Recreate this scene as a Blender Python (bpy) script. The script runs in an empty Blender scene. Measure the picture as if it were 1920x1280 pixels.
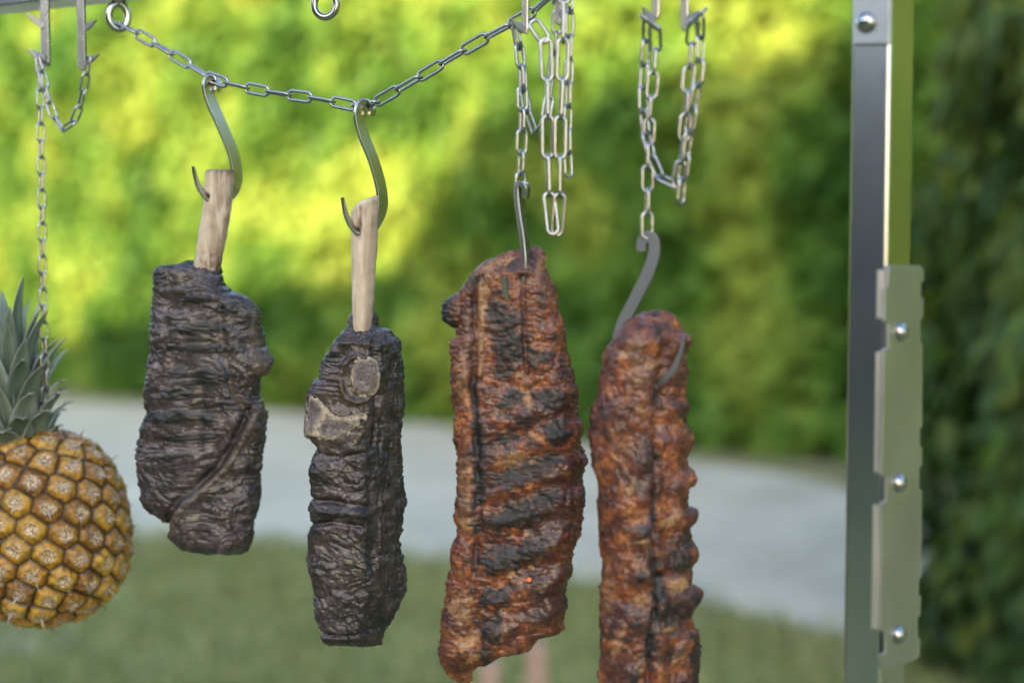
import bpy, math, random
import numpy as np
from mathutils import Vector, Matrix

R = math.radians
random.seed(7)
rng = np.random.default_rng(7)
scene = bpy.context.scene
C = scene.collection

# ------------------------------------------------------------------ camera, sky, sun, exposure
CAM_Z, PITCH, LENS = 1.35, R(3.2), 50.0
F = LENS / 36.0 * 1920.0
cam_d = bpy.data.cameras.new('camera')
cam_d.lens = LENS; cam_d.sensor_width = 36.0; cam_d.clip_start = 0.05; cam_d.clip_end = 400
cam_d.dof.use_dof = True
cam_d.dof.focus_distance = 1.315
cam_d.dof.aperture_fstop = 2.0
cam = bpy.data.objects.new('camera', cam_d); C.objects.link(cam)
cam.location = (0, 0, CAM_Z); cam.rotation_euler = (R(90) - PITCH, 0, 0)
scene.camera = cam

SUN_ELEV = R(14.0)
SUN_DIR = Vector((0.347, 0.938, 0)).normalized()        # the way the light travels over the ground
world = bpy.data.worlds.new('World'); scene.world = world
world.use_nodes = True
wn = world.node_tree.nodes; wl = world.node_tree.links
bg = wn['Background']
sky = wn.new('ShaderNodeTexSky'); sky.sky_type = 'NISHITA'; sky.sun_disc = False
sky.sun_elevation = SUN_ELEV
sky.dust_density = 2.0; sky.ozone_density = 0.9
sky.sun_rotation = math.atan2(-SUN_DIR.x, -SUN_DIR.y)
wl.new(sky.outputs[0], bg.inputs[0]); bg.inputs[1].default_value = 0.15
sun_d = bpy.data.lights.new('sun', 'SUN'); sun_d.energy = 5.0; sun_d.angle = R(0.5); sun_d.color = (1.0, 0.72, 0.42)
sun = bpy.data.objects.new('sun', sun_d); C.objects.link(sun)
ld = Vector((SUN_DIR.x * math.cos(SUN_ELEV), SUN_DIR.y * math.cos(SUN_ELEV), -math.sin(SUN_ELEV)))
sun.rotation_euler = ld.to_track_quat('-Z', 'Y').to_euler()
scene.view_settings.view_transform = 'Standard'
scene.view_settings.look = 'None'
scene.view_settings.gamma = 1.0
scene.view_settings.exposure = 2.5

# ------------------------------------------------------------------ pixel rays -> places in the yard
FW = np.array([0, math.cos(PITCH), -math.sin(PITCH)]); UPV = np.array([0, math.sin(PITCH), math.cos(PITCH)])
CAMP = np.array([0, 0, CAM_Z])
def ray(px, py):
    px = np.asarray(px, float); py = np.asarray(py, float)
    return FW + ((px - 960) / F)[..., None] * np.array([1., 0, 0]) + ((640 - py) / F)[..., None] * UPV
def P(px, py, Y):
    r = ray(px, py); return CAMP + r * (np.asarray(Y) / r[..., 1])[..., None]
def PP(px, py, pt, n):
    r = ray(px, py); t = ((np.asarray(pt) - CAMP) @ n) / (r @ n); return CAMP + r * t[..., None]
def G(px, py, z=0.0):
    r = ray(px, py); return CAMP + r * ((z - CAM_Z) / r[..., 2])[..., None]
TH = R(-26)
U = np.array([math.cos(TH), math.sin(TH), 0]); W = np.array([-math.sin(TH), math.cos(TH), 0])   # along the bar / away from us
def YL(px):
    k = (px - 960) / F; it = 1 / math.tan(TH)
    return ((683 - 960) / F * 1.33 - 1.33 * it) / (k - it)

# ------------------------------------------------------------------ noise (numpy)
_perm = np.random.default_rng(11).permutation(512)
_grad = np.random.default_rng(12).normal(size=(512, 3)); _grad /= np.linalg.norm(_grad, axis=1)[:, None]
def pn(p, seed=0):
    p = np.asarray(p, float) + seed * 17.31
    i = np.floor(p).astype(int); f = p - i
    u = f * f * f * (f * (f * 6 - 15) + 10)
    out = 0
    for dx in (0, 1):
        for dy in (0, 1):
            for dz in (0, 1):
                h = _perm[(_perm[(_perm[(i[..., 0] + dx) & 511] + i[..., 1] + dy) & 511] + i[..., 2] + dz) & 511]
                g = _grad[h]
                d = (g * (f - np.array([dx, dy, dz]))).sum(-1)
                wx = u[..., 0] if dx else 1 - u[..., 0]
                wy = u[..., 1] if dy else 1 - u[..., 1]
                wz = u[..., 2] if dz else 1 - u[..., 2]
                out = out + d * wx * wy * wz
    return out * 1.6
def fbm(p, octs=3, seed=0):
    o = 0; a = 1.0; t = 0
    for k in range(octs):
        o = o + a * pn(np.asarray(p) * 2.03 ** k, seed + k); t += a; a *= 0.5
    return o / t
def ridged(p, octs=3, seed=0):
    o = 0; a = 1.0; t = 0
    for k in range(octs):
        o = o + a * (1 - np.abs(pn(np.asarray(p) * 2.03 ** k, seed + k)) * 2); t += a; a *= 0.5
    return o / t
def sstep(a, b, x):
    t = np.clip((x - a) / (b - a), 0, 1); return t * t * (3 - 2 * t)

# ------------------------------------------------------------------ mesh helpers
ORG = {}
def org(o):
    return ORG.get(o.name, np.zeros(3))
def thing(name, label, cat, loc, group=None):
    o = bpy.data.objects.new(name, None); C.objects.link(o); o.empty_display_size = 0.05
    o.location = tuple(loc); ORG[o.name] = np.asarray(loc, float)
    o['label'] = label; o['category'] = cat
    if group: o['group'] = group
    return o
def tag(o, label, cat, group=None, kind=None):
    if label: o['label'] = label
    if cat: o['category'] = cat
    if group: o['group'] = group
    if kind: o['kind'] = kind
    return o
def mk(name, V, Fc, mat, parent=None, attrs=None, smooth=True, label=None):
    V = np.asarray(V, float)
    o0 = org(parent) if parent is not None else np.zeros(3)
    me = bpy.data.meshes.new(name)
    me.from_pydata((V - o0).tolist(), [], Fc if isinstance(Fc, list) else np.asarray(Fc).tolist())
    if smooth: me.polygons.foreach_set('use_smooth', np.ones(len(me.polygons), bool))
    if attrs:
        for k, a in attrs.items():
            at = me.attributes.new(k, 'FLOAT', 'POINT'); at.data.foreach_set('value', np.asarray(a, np.float32))
    me.validate(); me.update()
    if mat: me.materials.append(mat)
    o = bpy.data.objects.new(name, me); C.objects.link(o)
    if parent is not None: o.parent = parent
    ORG[o.name] = o0
    if label: o['label'] = label
    return o
class MB:
    def __init__(s): s.v = []; s.f = []; s.n = 0
    def add(s, V, Fc):
        V = np.asarray(V, float); s.v.append(V); s.f += [[i + s.n for i in f] for f in Fc]; s.n += len(V)
    def box(s, c, ax, ay, az, hx, hy, hz):
        c = np.asarray(c, float); ax, ay, az = map(np.asarray, (ax, ay, az))
        V = [c + ax * hx * i + ay * hy * j + az * hz * k for i in (-1, 1) for j in (-1, 1) for k in (-1, 1)]
        s.add(V, [(0, 1, 3, 2), (4, 6, 7, 5), (0, 4, 5, 1), (2, 3, 7, 6), (0, 2, 6, 4), (1, 5, 7, 3)])
    def grid(s, Gd, wrap=True, caps=False):
        n, m = Gd.shape[:2]; V = Gd.reshape(-1, 3); fc = []
        mm = m if wrap else m - 1
        for i in range(n - 1):
            for j in range(mm):
                fc.append((i * m + j, i * m + (j + 1) % m, (i + 1) * m + (j + 1) % m, (i + 1) * m + j))
        if caps:
            fc.append(tuple(range(m - 1, -1, -1))); fc.append(tuple((n - 1) * m + j for j in range(m)))
        s.add(V, fc)
    def prism(s, pts, d):
        pts = np.asarray(pts, float); n = len(pts); d = np.asarray(d)
        s.add(np.vstack([pts, pts + d]), [tuple(range(n)), tuple(range(2 * n - 1, n - 1, -1))] +
              [(i, i + n, (i + 1) % n + n, (i + 1) % n) for i in range(n)])
    def build(s, name, mat, parent=None, smooth=True, bevel=0, label=None):
        o = mk(name, np.vstack(s.v), s.f, mat, parent, smooth=smooth, label=label)
        if bevel:
            b = o.modifiers.new('bevel', 'BEVEL'); b.width = bevel; b.segments = 3; b.limit_method = 'ANGLE'
            b.harden_normals = False
        return o
def catmull(pts, n, closed=False):
    pts = np.asarray(pts, float); k = len(pts)
    tt = np.linspace(0, k if closed else k - 1, n, endpoint=not closed)
    i = np.minimum(np.floor(tt).astype(int), k - 1 if closed else k - 2); f = (tt - i)[:, None]
    def g(j): return pts[j % k] if closed else pts[np.clip(j, 0, k - 1)]
    p0, p1, p2, p3 = g(i - 1), g(i), g(i + 1), g(i + 2)
    return 0.5 * (2 * p1 + (p2 - p0) * f + (2 * p0 - 5 * p1 + 4 * p2 - p3) * f ** 2 + (3 * p1 - p0 - 3 * p2 + p3) * f ** 3)
def nrm(v): return v / np.maximum(np.linalg.norm(v, axis=-1, keepdims=True), 1e-12)
def tube_grid(path, rad, m=12, ref=None, flat=1.0):
    path = np.asarray(path, float); n = len(path); rad = np.broadcast_to(np.asarray(rad, float), (n,))
    t = nrm(np.gradient(path, axis=0)); ref = np.array([0.31, 0.2, 0.93]) if ref is None else np.asarray(ref)
    a = nrm(np.cross(t, ref)); b = np.cross(t, a)
    ph = np.linspace(0, 2 * math.pi, m, endpoint=False)
    return path[:, None] + rad[:, None, None] * (a[:, None] * np.cos(ph)[None, :, None] + flat * b[:, None] * np.sin(ph)[None, :, None])
def strip_grid(path, wdir, hw, ht):
    """flat bar bent along a path: wdir = direction of its width, hw half width, ht half thickness"""
    path = np.asarray(path, float); n = len(path)
    hw = np.broadcast_to(np.asarray(hw, float), (n,))[:, None]; ht = np.broadcast_to(np.asarray(ht, float), (n,))[:, None]
    t = nrm(np.gradient(path, axis=0)); w = nrm(np.asarray(wdir) - (t @ np.asarray(wdir))[:, None] * t); k = np.cross(t, w)
    c = 0.82
    prof = [(-1, -c), (-.94, -1), (.94, -1), (1, -c), (1, c), (.94, 1), (-.94, 1), (-1, c)]
    return np.stack([path + w * hw * a + k * ht * b for a, b in prof], axis=1)

# ------------------------------------------------------------------ materials
def new_mat(name):
    m = bpy.data.materials.new(name); m.use_nodes = True
    return m, m.node_tree.nodes, m.node_tree.links, m.node_tree.nodes['Principled BSDF']
def node(ns, t, **kw):
    n = ns.new(t)
    for k, v in kw.items(): setattr(n, k, v)
    return n
def noise(ns, ls, scale, detail=4, rough=.55, coord=None, dist=0.0):
    n = ns.new('ShaderNodeTexNoise'); n.inputs['Scale'].default_value = scale; n.inputs['Detail'].default_value = detail
    n.inputs['Roughness'].default_value = rough; n.inputs['Distortion'].default_value = dist
    if coord is not None: ls.new(coord, n.inputs['Vector'])
    return n.outputs['Fac']
def ramp(ns, ls, fac, stops):
    r = ns.new('ShaderNodeValToRGB')
    while len(r.color_ramp.elements) < len(stops): r.color_ramp.elements.new(0.5)
    for e, (p, c) in zip(r.color_ramp.elements, stops):
        e.position = p; e.color = (*c, 1) if len(c) == 3 else c
    ls.new(fac, r.inputs[0]); return r.outputs[0]
def mixc(ns, ls, fac, a, b):
    m = ns.new('ShaderNodeMix'); m.data_type = 'RGBA'
    for s, x in ((m.inputs[0], fac), (m.inputs[6], a), (m.inputs[7], b)):
        if hasattr(x, 'links'): ls.new(x, s)
        elif isinstance(x, (int, float)): s.default_value = x
        else: s.default_value = (*x, 1)
    return m.outputs[2]
def math_n(ns, ls, op, a, b=0.0, clamp=False):
    m = ns.new('ShaderNodeMath'); m.operation = op; m.use_clamp = clamp
    for s, x in ((m.inputs[0], a), (m.inputs[1], b)):
        if hasattr(x, 'links'): ls.new(x, s)
        else: s.default_value = x
    return m.outputs[0]
def attr(ns, name):
    a = ns.new('ShaderNodeAttribute'); a.attribute_name = name; return a.outputs['Fac']
def bump(ns, ls, b, h, strength, dist):
    n = ns.new('ShaderNodeBump'); n.inputs['Strength'].default_value = strength; n.inputs['Distance'].default_value = dist
    ls.new(h, n.inputs['Height']); ls.new(n.outputs[0], b.inputs['Normal']); return n
def objc(ns): return ns.new('ShaderNodeTexCoord').outputs['Object']
def scaled(ns, ls, co, s):
    m = ns.new('ShaderNodeMapping'); m.inputs['Scale'].default_value = s; ls.new(co, m.inputs[0]); return m.outputs[0]

def meat_mat(name, stops, char_c, pale_c, red_c, rough=.38, coat=.25, nscale=55, bd=.0009, specks=0.0):
    m, ns, ls, b = new_mat(name); co = objc(ns)
    n1 = noise(ns, ls, nscale, 6, .6, co, .6); n2 = noise(ns, ls, nscale * 4.5, 5, .6, co, .3)
    mixn = math_n(ns, ls, 'ADD', math_n(ns, ls, 'MULTIPLY', n1, .65), math_n(ns, ls, 'MULTIPLY', n2, .35))
    base = ramp(ns, ls, mixn, stops)
    w = math_n(ns, ls, 'MULTIPLY', math_n(ns, ls, 'SUBTRACT', n2, .5), 1.3)
    def edge(a): return math_n(ns, ls, 'ADD', attr(ns, a), math_n(ns, ls, 'MULTIPLY', w, math_n(ns, ls, 'MULTIPLY', attr(ns, a), 1.0)), True)
    c = mixc(ns, ls, edge('red'), base, red_c)
    c = mixc(ns, ls, edge('pale'), c, pale_c)
    sp = ns.new('ShaderNodeTexVoronoi'); sp.inputs['Scale'].default_value = 210; ls.new(co, sp.inputs['Vector'])
    spk = math_n(ns, ls, 'MULTIPLY', math_n(ns, ls, 'LESS_THAN', sp.outputs['Distance'], .23), math_n(ns, ls, 'GREATER_THAN', n1, .5))
    c = mixc(ns, ls, math_n(ns, ls, 'MULTIPLY', spk, specks), c, char_c)
    c = mixc(ns, ls, edge('char_dark'), c, char_c)
    ls.new(c, b.inputs['Base Color'])
    n4 = noise(ns, ls, 38, 4, .6, co, .4)
    ro = math_n(ns, ls, 'ADD', rough - .38, math_n(ns, ls, 'MULTIPLY', math_n(ns, ls, 'ADD', n2, n4), .62), True)
    ro = math_n(ns, ls, 'SUBTRACT', ro, math_n(ns, ls, 'MULTIPLY', attr(ns, 'char_dark'), .10), True)
    ls.new(ro, b.inputs['Roughness'])
    ls.new(math_n(ns, ls, 'MULTIPLY', math_n(ns, ls, 'SUBTRACT', 1.0, math_n(ns, ls, 'MULTIPLY', attr(ns, 'char_dark'), .75)), coat), b.inputs['Coat Weight']); b.inputs['Coat Roughness'].default_value = .17
    b.inputs['Specular IOR Level'].default_value = .38
    n3 = noise(ns, ls, nscale * 14, 4, .6, co)
    hh = math_n(ns, ls, 'ADD', n2, math_n(ns, ls, 'MULTIPLY', n3, .45))
    bump(ns, ls, b, hh, .8, bd)
    return m
M = {}
M['beef'] = meat_mat('roast_beef', [(.32, (.003, .0022, .0026)), (.44, (.009, .0052, .0055)), (.54, (.032, .021, .0235)), (.66, (.13, .098, .108))],
                     (.004, .0045, .006), (.085, .055, .028), (.022, .007, .006), .33, .45, 60, .0008)
M['rib'] = meat_mat('glazed_rib', [(.33, (.008, .002, .0018)), (.44, (.050, .008, .003)), (.54, (.15, .034, .007)), (.66, (.34, .125, .030))],
                    (.005, .0055, .007), (.29, .16, .07), (.036, .007, .006), .38, .5, 55, .0012, .85)
M['bone'] = meat_mat('bone', [(.3, (.34, .265, .19)), (.5, (.41, .33, .245)), (.7, (.46, .385, .30))], (.012, .008, .007), (.52, .46, .37), (.11, .045, .032), .52, .1, 40, .0002)
M['bonecut'] = meat_mat('cut_bone', [(.3, (.07, .055, .054)), (.5, (.135, .11, .107)), (.7, (.20, .17, .16))], (.03, .023, .025), (.37, .30, .215), (.06, .02, .015), .55, .1, 90, .0009, .7)

def steel(name, col, rough, brush=None, var=.12):
    m, ns, ls, b = new_mat(name); co = objc(ns)
    b.inputs['Metallic'].default_value = 1.0
    s = scaled(ns, ls, co, brush or (1, 1, 1))
    n1 = noise(ns, ls, 90 if brush else 60, 5, .6, s)
    n2 = noise(ns, ls, 14, 4, .6, co)
    ls.new(ramp(ns, ls, n2, [(.3, tuple(x * .82 for x in col)), (.7, col)]), b.inputs['Base Color'])
    ls.new(math_n(ns, ls, 'ADD', rough - var / 2, math_n(ns, ls, 'MULTIPLY', n1, var)), b.inputs['Roughness'])
    bump(ns, ls, b, n1, .12, .0006)
    return m
M['chain'] = steel('chain_steel', (.33, .335, .345), .22)
M['hook'] = steel('hook_steel', (.46, .45, .43), .26)
M['dull'] = steel('dull_steel', (.20, .20, .21), .5)
M['post'] = steel('brushed_post_steel', (.50, .50, .505), .22, (22, 22, .6))
M['plate'] = steel('plate_steel', (.40, .40, .40), .42, (22, 22, .6))
M['bolt'] = steel('bolt_steel', (.36, .36, .37), .2)

def leaf_mat(name, stops, trans=.45, scale=1.2, rough=.5):
    m, ns, ls, b = new_mat(name); co = objc(ns)
    n1 = noise(ns, ls, scale, 4, .6, co); a = attr(ns, 'tone')
    f = math_n(ns, ls, 'ADD', math_n(ns, ls, 'MULTIPLY', n1, .4), math_n(ns, ls, 'MULTIPLY', a, .6))
    c = ramp(ns, ls, f, stops)
    ls.new(c, b.inputs['Base Color']); b.inputs['Roughness'].default_value = rough; b.inputs['Specular IOR Level'].default_value = .18
    t = ns.new('ShaderNodeBsdfTranslucent'); ls.new(c, t.inputs[0])
    mx = ns.new('ShaderNodeMixShader'); mx.inputs[0].default_value = trans
    ls.new(b.outputs[0], mx.inputs[1]); ls.new(t.outputs[0], mx.inputs[2])
    ls.new(mx.outputs[0], ns['Material Output'].inputs[0])
    return m
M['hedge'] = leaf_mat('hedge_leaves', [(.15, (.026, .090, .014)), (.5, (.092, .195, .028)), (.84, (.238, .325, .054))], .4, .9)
M['conifer'] = leaf_mat('conifer_sprays', [(.2, (.016, .042, .009)), (.5, (.046, .088, .014)), (.85, (.10, .13, .02))], .25, 1.5)
M['grassblade'] = leaf_mat('grass_blades', [(.25, (.26, .30, .11)), (.5, (.36, .42, .165)), (.75, (.46, .48, .24))], .3, 2.0)
M['crownleaf'] = leaf_mat('pineapple_leaf', [(.2, (.07, .10, .075)), (.5, (.15, .19, .145)), (.8, (.30, .33, .28))], .15, 60, .45)

def simple(name, stops, scale, rough=.8, detail=6, bd=.004, stretch=None, metal=0):
    m, ns, ls, b = new_mat(name); co = objc(ns)
    if stretch: co = scaled(ns, ls, co, stretch)
    n = noise(ns, ls, scale, detail, .62, co, .3); n2 = noise(ns, ls, scale * 9, 4, .6, co)
    f = math_n(ns, ls, 'ADD', math_n(ns, ls, 'MULTIPLY', n, .6), math_n(ns, ls, 'MULTIPLY', n2, .4))
    ls.new(ramp(ns, ls, f, stops), b.inputs['Base Color']); b.inputs['Roughness'].default_value = rough
    bump(ns, ls, b, n2, .5, bd)
    return m
M['lawn'] = simple('lawn', [(.3, (.15, .17, .065)), (.5, (.23, .25, .10)), (.7, (.34, .31, .17))], 1.6, .9)
M['gravel'] = simple('gravel', [(.3, (.25, .24, .195)), (.5, (.39, .38, .32)), (.7, (.52, .505, .435))], 1.6, .9)
M['verge'] = simple('verge', [(.3, (.10, .10, .045)), (.5, (.17, .165, .08)), (.7, (.27, .26, .16))], 2.5, .9)
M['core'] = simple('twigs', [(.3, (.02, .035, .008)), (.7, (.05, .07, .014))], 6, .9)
M['bark'] = simple('bark', [(.3, (.05, .032, .02)), (.7, (.14, .09, .06))], 9, .9, stretch=(1, 1, .2))
M['wood'] = simple('weathered_wood', [(.3, (.18, .115, .085)), (.5, (.27, .18, .14)), (.7, (.36, .27, .22))], 14, .75, stretch=(1, 1, .12))
M['plaster'] = simple('plaster', [(.3, (.30, .29, .27)), (.7, (.38, .37, .35))], 2, .9)
M['stone'] = simple('dark_plaster', [(.3, (.05, .05, .05)), (.7, (.085, .085, .085))], 3, .9)
M['rooft'] = simple('roof_tiles', [(.3, (.14, .06, .04)), (.7, (.24, .11, .07))], 5, .8)
M['glass'] = simple('window_glass', [(.3, (.02, .025, .03)), (.7, (.04, .045, .05))], 2, .08)
M['framew'] = simple('window_frame', [(.3, (.6, .6, .58)), (.7, (.7, .7, .68))], 8, .5)

# ------------------------------------------------------------------ ground
def sheet(name, pts, z, mat):
    V = [(p[0], p[1], z) for p in pts]
    return tag(mk(name, V, [tuple(range(len(V)))], mat, smooth=False), None, None, kind='structure')
sheet('ground', [(-150, -150), (150, -150), (150, 150), (-150, 150)], 0.0, M['lawn'])
def wavy(pts, n, amp, seed):
    q = catmull(pts, n); q = q + amp * np.stack([fbm(q * 1.3, 3, seed), fbm(q * 1.3, 3, seed + 5), 0 * q[:, 0]], -1); return q
up = [G(x, y) for x, y in ((-700, 712), (-200, 735), (100, 752), (500, 772), (800, 797), (1300, 866), (1570, 910), (1900, 985), (2500, 1150))]
lo = [G(x, y) for x, y in ((2500, 1600), (1900, 1290), (1500, 1192), (1150, 1112), (800, 1058), (500, 1022), (250, 1000), (-200, 950), (-700, 900))]
upq = wavy(up, 90, .12, 3); loq = wavy(lo, 90, .22, 4)
sheet('gravel_drive', list(upq) + list(loq), 0.004, M['gravel'])
uh = [G(x, y) for x, y in ((-700, 690), (-200, 712), (100, 728), (500, 748), (800, 770), (1300, 832), (1570, 870), (1900, 935), (2500, 1080))]
sheet('verge', list(wavy(uh, 60, .05, 8)) + list(upq[::-1] + [0, .15, 0]), 0.008, M['verge'])
lo2 = [p + np.array([0, -.30 + .10 * math.sin(k_ * 1.9), 0]) for k_, p in enumerate(lo)]
sheet('worn_edge', list(wavy(lo2, 90, .16, 14)) + list((loq + np.array([0, .10, 0]))[::-1]), 0.008, M['verge'])
a = np.linspace(0, 2 * math.pi, 40, endpoint=False); c0 = G(0, 1205)
sheet('gravel_patch', [c0 + np.array([.22 * math.cos(t), .30 * math.sin(t), 0]) * (1 + .18 * math.sin(3 * t + 1)) for t in a], 0.004, M['gravel'])

# grass: short blades over the near lawn
def blades(n, name):
    X = rng.uniform(-3.4, 4.2, n * 3); Y = rng.uniform(3.2, 8.6, n * 3)
    lo_sorted = np.array(sorted([(p[0], p[1]) for p in loq]))
    ylim = np.interp(X, lo_sorted[:, 0], lo_sorted[:, 1])
    ok = (Y < ylim + rng.normal(0, .18, n * 3)) & (np.abs(X) < Y * .42 + .3); X, Y = X[ok][:n], Y[ok][:n]; k = len(X)
    dens = fbm(np.stack([X, Y, 0 * X], -1) * 1.1, 3, 21); keep = dens > -.55; X, Y = X[keep], Y[keep]; k = len(X)
    h = rng.uniform(.03, .075, k); a = rng.uniform(0, 2 * math.pi, k); w = rng.uniform(.003, .006, k); L = rng.uniform(.2, .9, k)
    d = np.stack([np.cos(a), np.sin(a), 0 * a], -1); s = np.stack([-np.sin(a), np.cos(a), 0 * a], -1)
    B = np.stack([X, Y, 0 * X], -1); z = np.array([0, 0, 1.])
    V = np.stack([B - s * w[:, None], B + s * w[:, None], B + d * (h * L * .45)[:, None] + z * (h * .65)[:, None] + s * (w * .6)[:, None],
                  B + d * (h * L)[:, None] + z * h[:, None], B + d * (h * L * .45)[:, None] + z * (h * .65)[:, None] - s * (w * .6)[:, None]], 1).reshape(-1, 3)
    Fc = (np.arange(k)[:, None] * 5 + np.arange(5)).tolist()
    o = mk(name, V, Fc, M['grassblade'], attrs={'tone': np.repeat(rng.random(k), 5)})
    return tag(o, 'short green grass growing on the lawn before the gravel', None, kind='stuff')
blades(26000, 'grass')

# ------------------------------------------------------------------ hedge
HA, HB = G(100, 728)[:2], G(1570, 870)[:2]
hd = (HB - HA) / np.linalg.norm(HB - HA); hn = np.array([hd[1], -hd[0]]);
if hn[1] > 0: hn = -hn                                       # towards us
def leaf_cards(B, nrm_dir, size, tone, spread=.9, aspect=.55):
    k = len(B); r = rng.normal(size=(k, 3)); n = nrm(nrm_dir + spread * r)
    t = nrm(np.cross(n, rng.normal(size=(k, 3)))); s = np.cross(n, t); sz = (size * rng.uniform(.6, 1.35, k))[:, None]
    V = np.stack([B - t * sz, B - t * sz * .1 + s * sz * aspect + n * sz * .12, B + t * sz, B - t * sz * .1 - s * sz * aspect + n * sz * .12], 1).reshape(-1, 3)
    return V, (np.arange(k)[:, None] * 4 + np.arange(4)).tolist(), np.repeat(tone, 4)
def hedge(HA, hd, hn, L0, L1, H, n, label, size=.075):
    s = rng.uniform(L0, L1, n); z = H * rng.random(n) ** .95
    q = np.stack([s * .9, z * .9, 0 * s], -1)
    bulge = .50 * fbm(q * .75, 3, 31) + .34 * fbm(q * 1.9, 2, 35)
    prof = -.25 * (z / H) ** 2 - .5 * sstep(H - .9, H, z)
    depth = np.abs(rng.normal(0, .16, n))
    off = bulge + prof - depth + .1
    hump = .45 * fbm(np.stack([s * .5, 0 * s, 0 * s], -1), 2, 41)
    B = np.stack([HA[0] + hd[0] * s + hn[0] * off, HA[1] + hd[1] * s + hn[1] * off, z * (1 + hump * .25) + .02], -1)
    dirn = np.tile(np.array([hn[0], hn[1], .55]), (n, 1))
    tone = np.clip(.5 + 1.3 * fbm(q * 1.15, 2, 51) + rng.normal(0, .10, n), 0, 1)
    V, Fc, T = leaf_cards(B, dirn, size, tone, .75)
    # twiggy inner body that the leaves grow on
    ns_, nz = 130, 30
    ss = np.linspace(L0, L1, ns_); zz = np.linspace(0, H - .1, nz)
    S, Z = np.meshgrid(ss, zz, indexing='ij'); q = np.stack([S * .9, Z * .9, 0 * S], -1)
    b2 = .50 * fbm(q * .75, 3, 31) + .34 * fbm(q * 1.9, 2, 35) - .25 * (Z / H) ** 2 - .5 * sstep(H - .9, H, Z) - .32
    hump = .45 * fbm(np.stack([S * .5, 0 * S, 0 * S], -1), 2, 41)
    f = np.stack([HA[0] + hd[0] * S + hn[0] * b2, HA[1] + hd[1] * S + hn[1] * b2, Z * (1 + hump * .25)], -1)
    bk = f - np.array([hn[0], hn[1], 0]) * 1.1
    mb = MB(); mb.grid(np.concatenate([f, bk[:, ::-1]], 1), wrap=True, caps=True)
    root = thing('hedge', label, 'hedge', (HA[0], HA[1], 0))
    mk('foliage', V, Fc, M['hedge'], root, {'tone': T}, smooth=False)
    mb.build('branches', M['core'], root)
hedge(HA, hd, hn, -9.5, 27.0, 5.2, 135000, 'tall leafy hedge behind the gravel, yellow green where the sun reaches it')
def reflection_wall():  # unseen wall, added so the steel reflects a dark grey
    root = thing('reflection_wall', 'tall dark grey wall with coping, added out of view to darken steel reflections', 'wall', (-7.2, -3.5, 0))
    ex, ey, ez = np.eye(3)
    mb = MB(); mb.box((-7.2, -3.5, 1.65), ex, ey, ez, .12, 6.5, 1.65); mb.build('wall_body', M['stone'], root, smooth=False)
    mb = MB()
    for k in range(13): mb.box((-7.2, -9.5 + k, 3.335), ex, ey, ez, .17, .494, .033)
    mb.build('coping', M['stone'], root, smooth=False, bevel=.01)
reflection_wall()

# ------------------------------------------------------------------ conifer beside the frame
def conifer():
    cx, cy, H = 2.48, 4.6, 5.2
    root = thing('conifer_tree', 'dark green conifer with drooping sprays beside the steel post', 'tree', (cx, cy, 0))
    tp = np.array([[cx, cy, z] for z in np.linspace(-.05, H - .4, 16)]); tp[:, 0] += .05 * np.sin(tp[:, 2] * 1.3)
    mb = MB(); mb.grid(tube_grid(tp, np.linspace(.16, .02, 16), 12), True, True); mb.build('trunk', M['bark'], root)
    n = 36000
    z = .08 + (H - .1) * rng.random(n) ** 1.15; ph = rng.uniform(0, 2 * math.pi, n)
    env = 1.22 * (1 - (z / H) ** 1.8) * (.92 + .08 * sstep(0, .8, z)) + .04
    q = np.stack([np.cos(ph) * 1.6, np.sin(ph) * 1.6, z * .9], -1)
    env = env * (1 + .30 * fbm(q * 1.5, 3, 61) + .10 * fbm(q * 4, 2, 65))
    rr = env * (1 - np.abs(rng.normal(0, .13, n)))
    B = np.stack([cx + rr * np.cos(ph), cy + rr * np.sin(ph), z], -1)
    out = np.stack([np.cos(ph), np.sin(ph), .15 + 0 * z], -1)
    down = nrm(np.stack([np.cos(ph) * .35, np.sin(ph) * .35, -1 + 0 * z], -1) + rng.normal(0, .28, (n, 3)))
    nn = nrm(out + .6 * rng.normal(size=(n, 3))); side = nrm(np.cross(nn, down))
    L = rng.uniform(.05, .12, n)[:, None]; w = L * .22
    V = np.stack([B - side * w * .5, B + down * L * .5 - side * w, B + down * L, B + down * L * .5 + side * w, B + side * w * .5], 1).reshape(-1, 3)
    tone = np.clip(.5 + .9 * fbm(q * np.array([2.6, 2.6, .7]), 3, 71) + rng.normal(0, .15, n), 0, 1)
    mk('crown', V, (np.arange(n)[:, None] * 5 + np.arange(5)).tolist(), M['conifer'], root, {'tone': np.repeat(tone, 5)}, smooth=False)
    zz = np.linspace(.1, H - .15, 30); pp = np.linspace(0, 2 * math.pi, 36, endpoint=False); Z, PH = np.meshgrid(zz, pp, indexing='ij')
    e = (1.22 * (1 - (Z / H) ** 1.8) * (.92 + .08 * sstep(0, .8, Z)) + .04) * (1 + .30 * fbm(np.stack([np.cos(PH) * 1.6, np.sin(PH) * 1.6, Z * .9], -1) * 1.5, 3, 61)) * .72
    mb = MB(); mb.grid(np.stack([cx + e * np.cos(PH), cy + e * np.sin(PH), Z], -1), True, True); mb.build('inner_branches', M['core'], root)
conifer()

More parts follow.
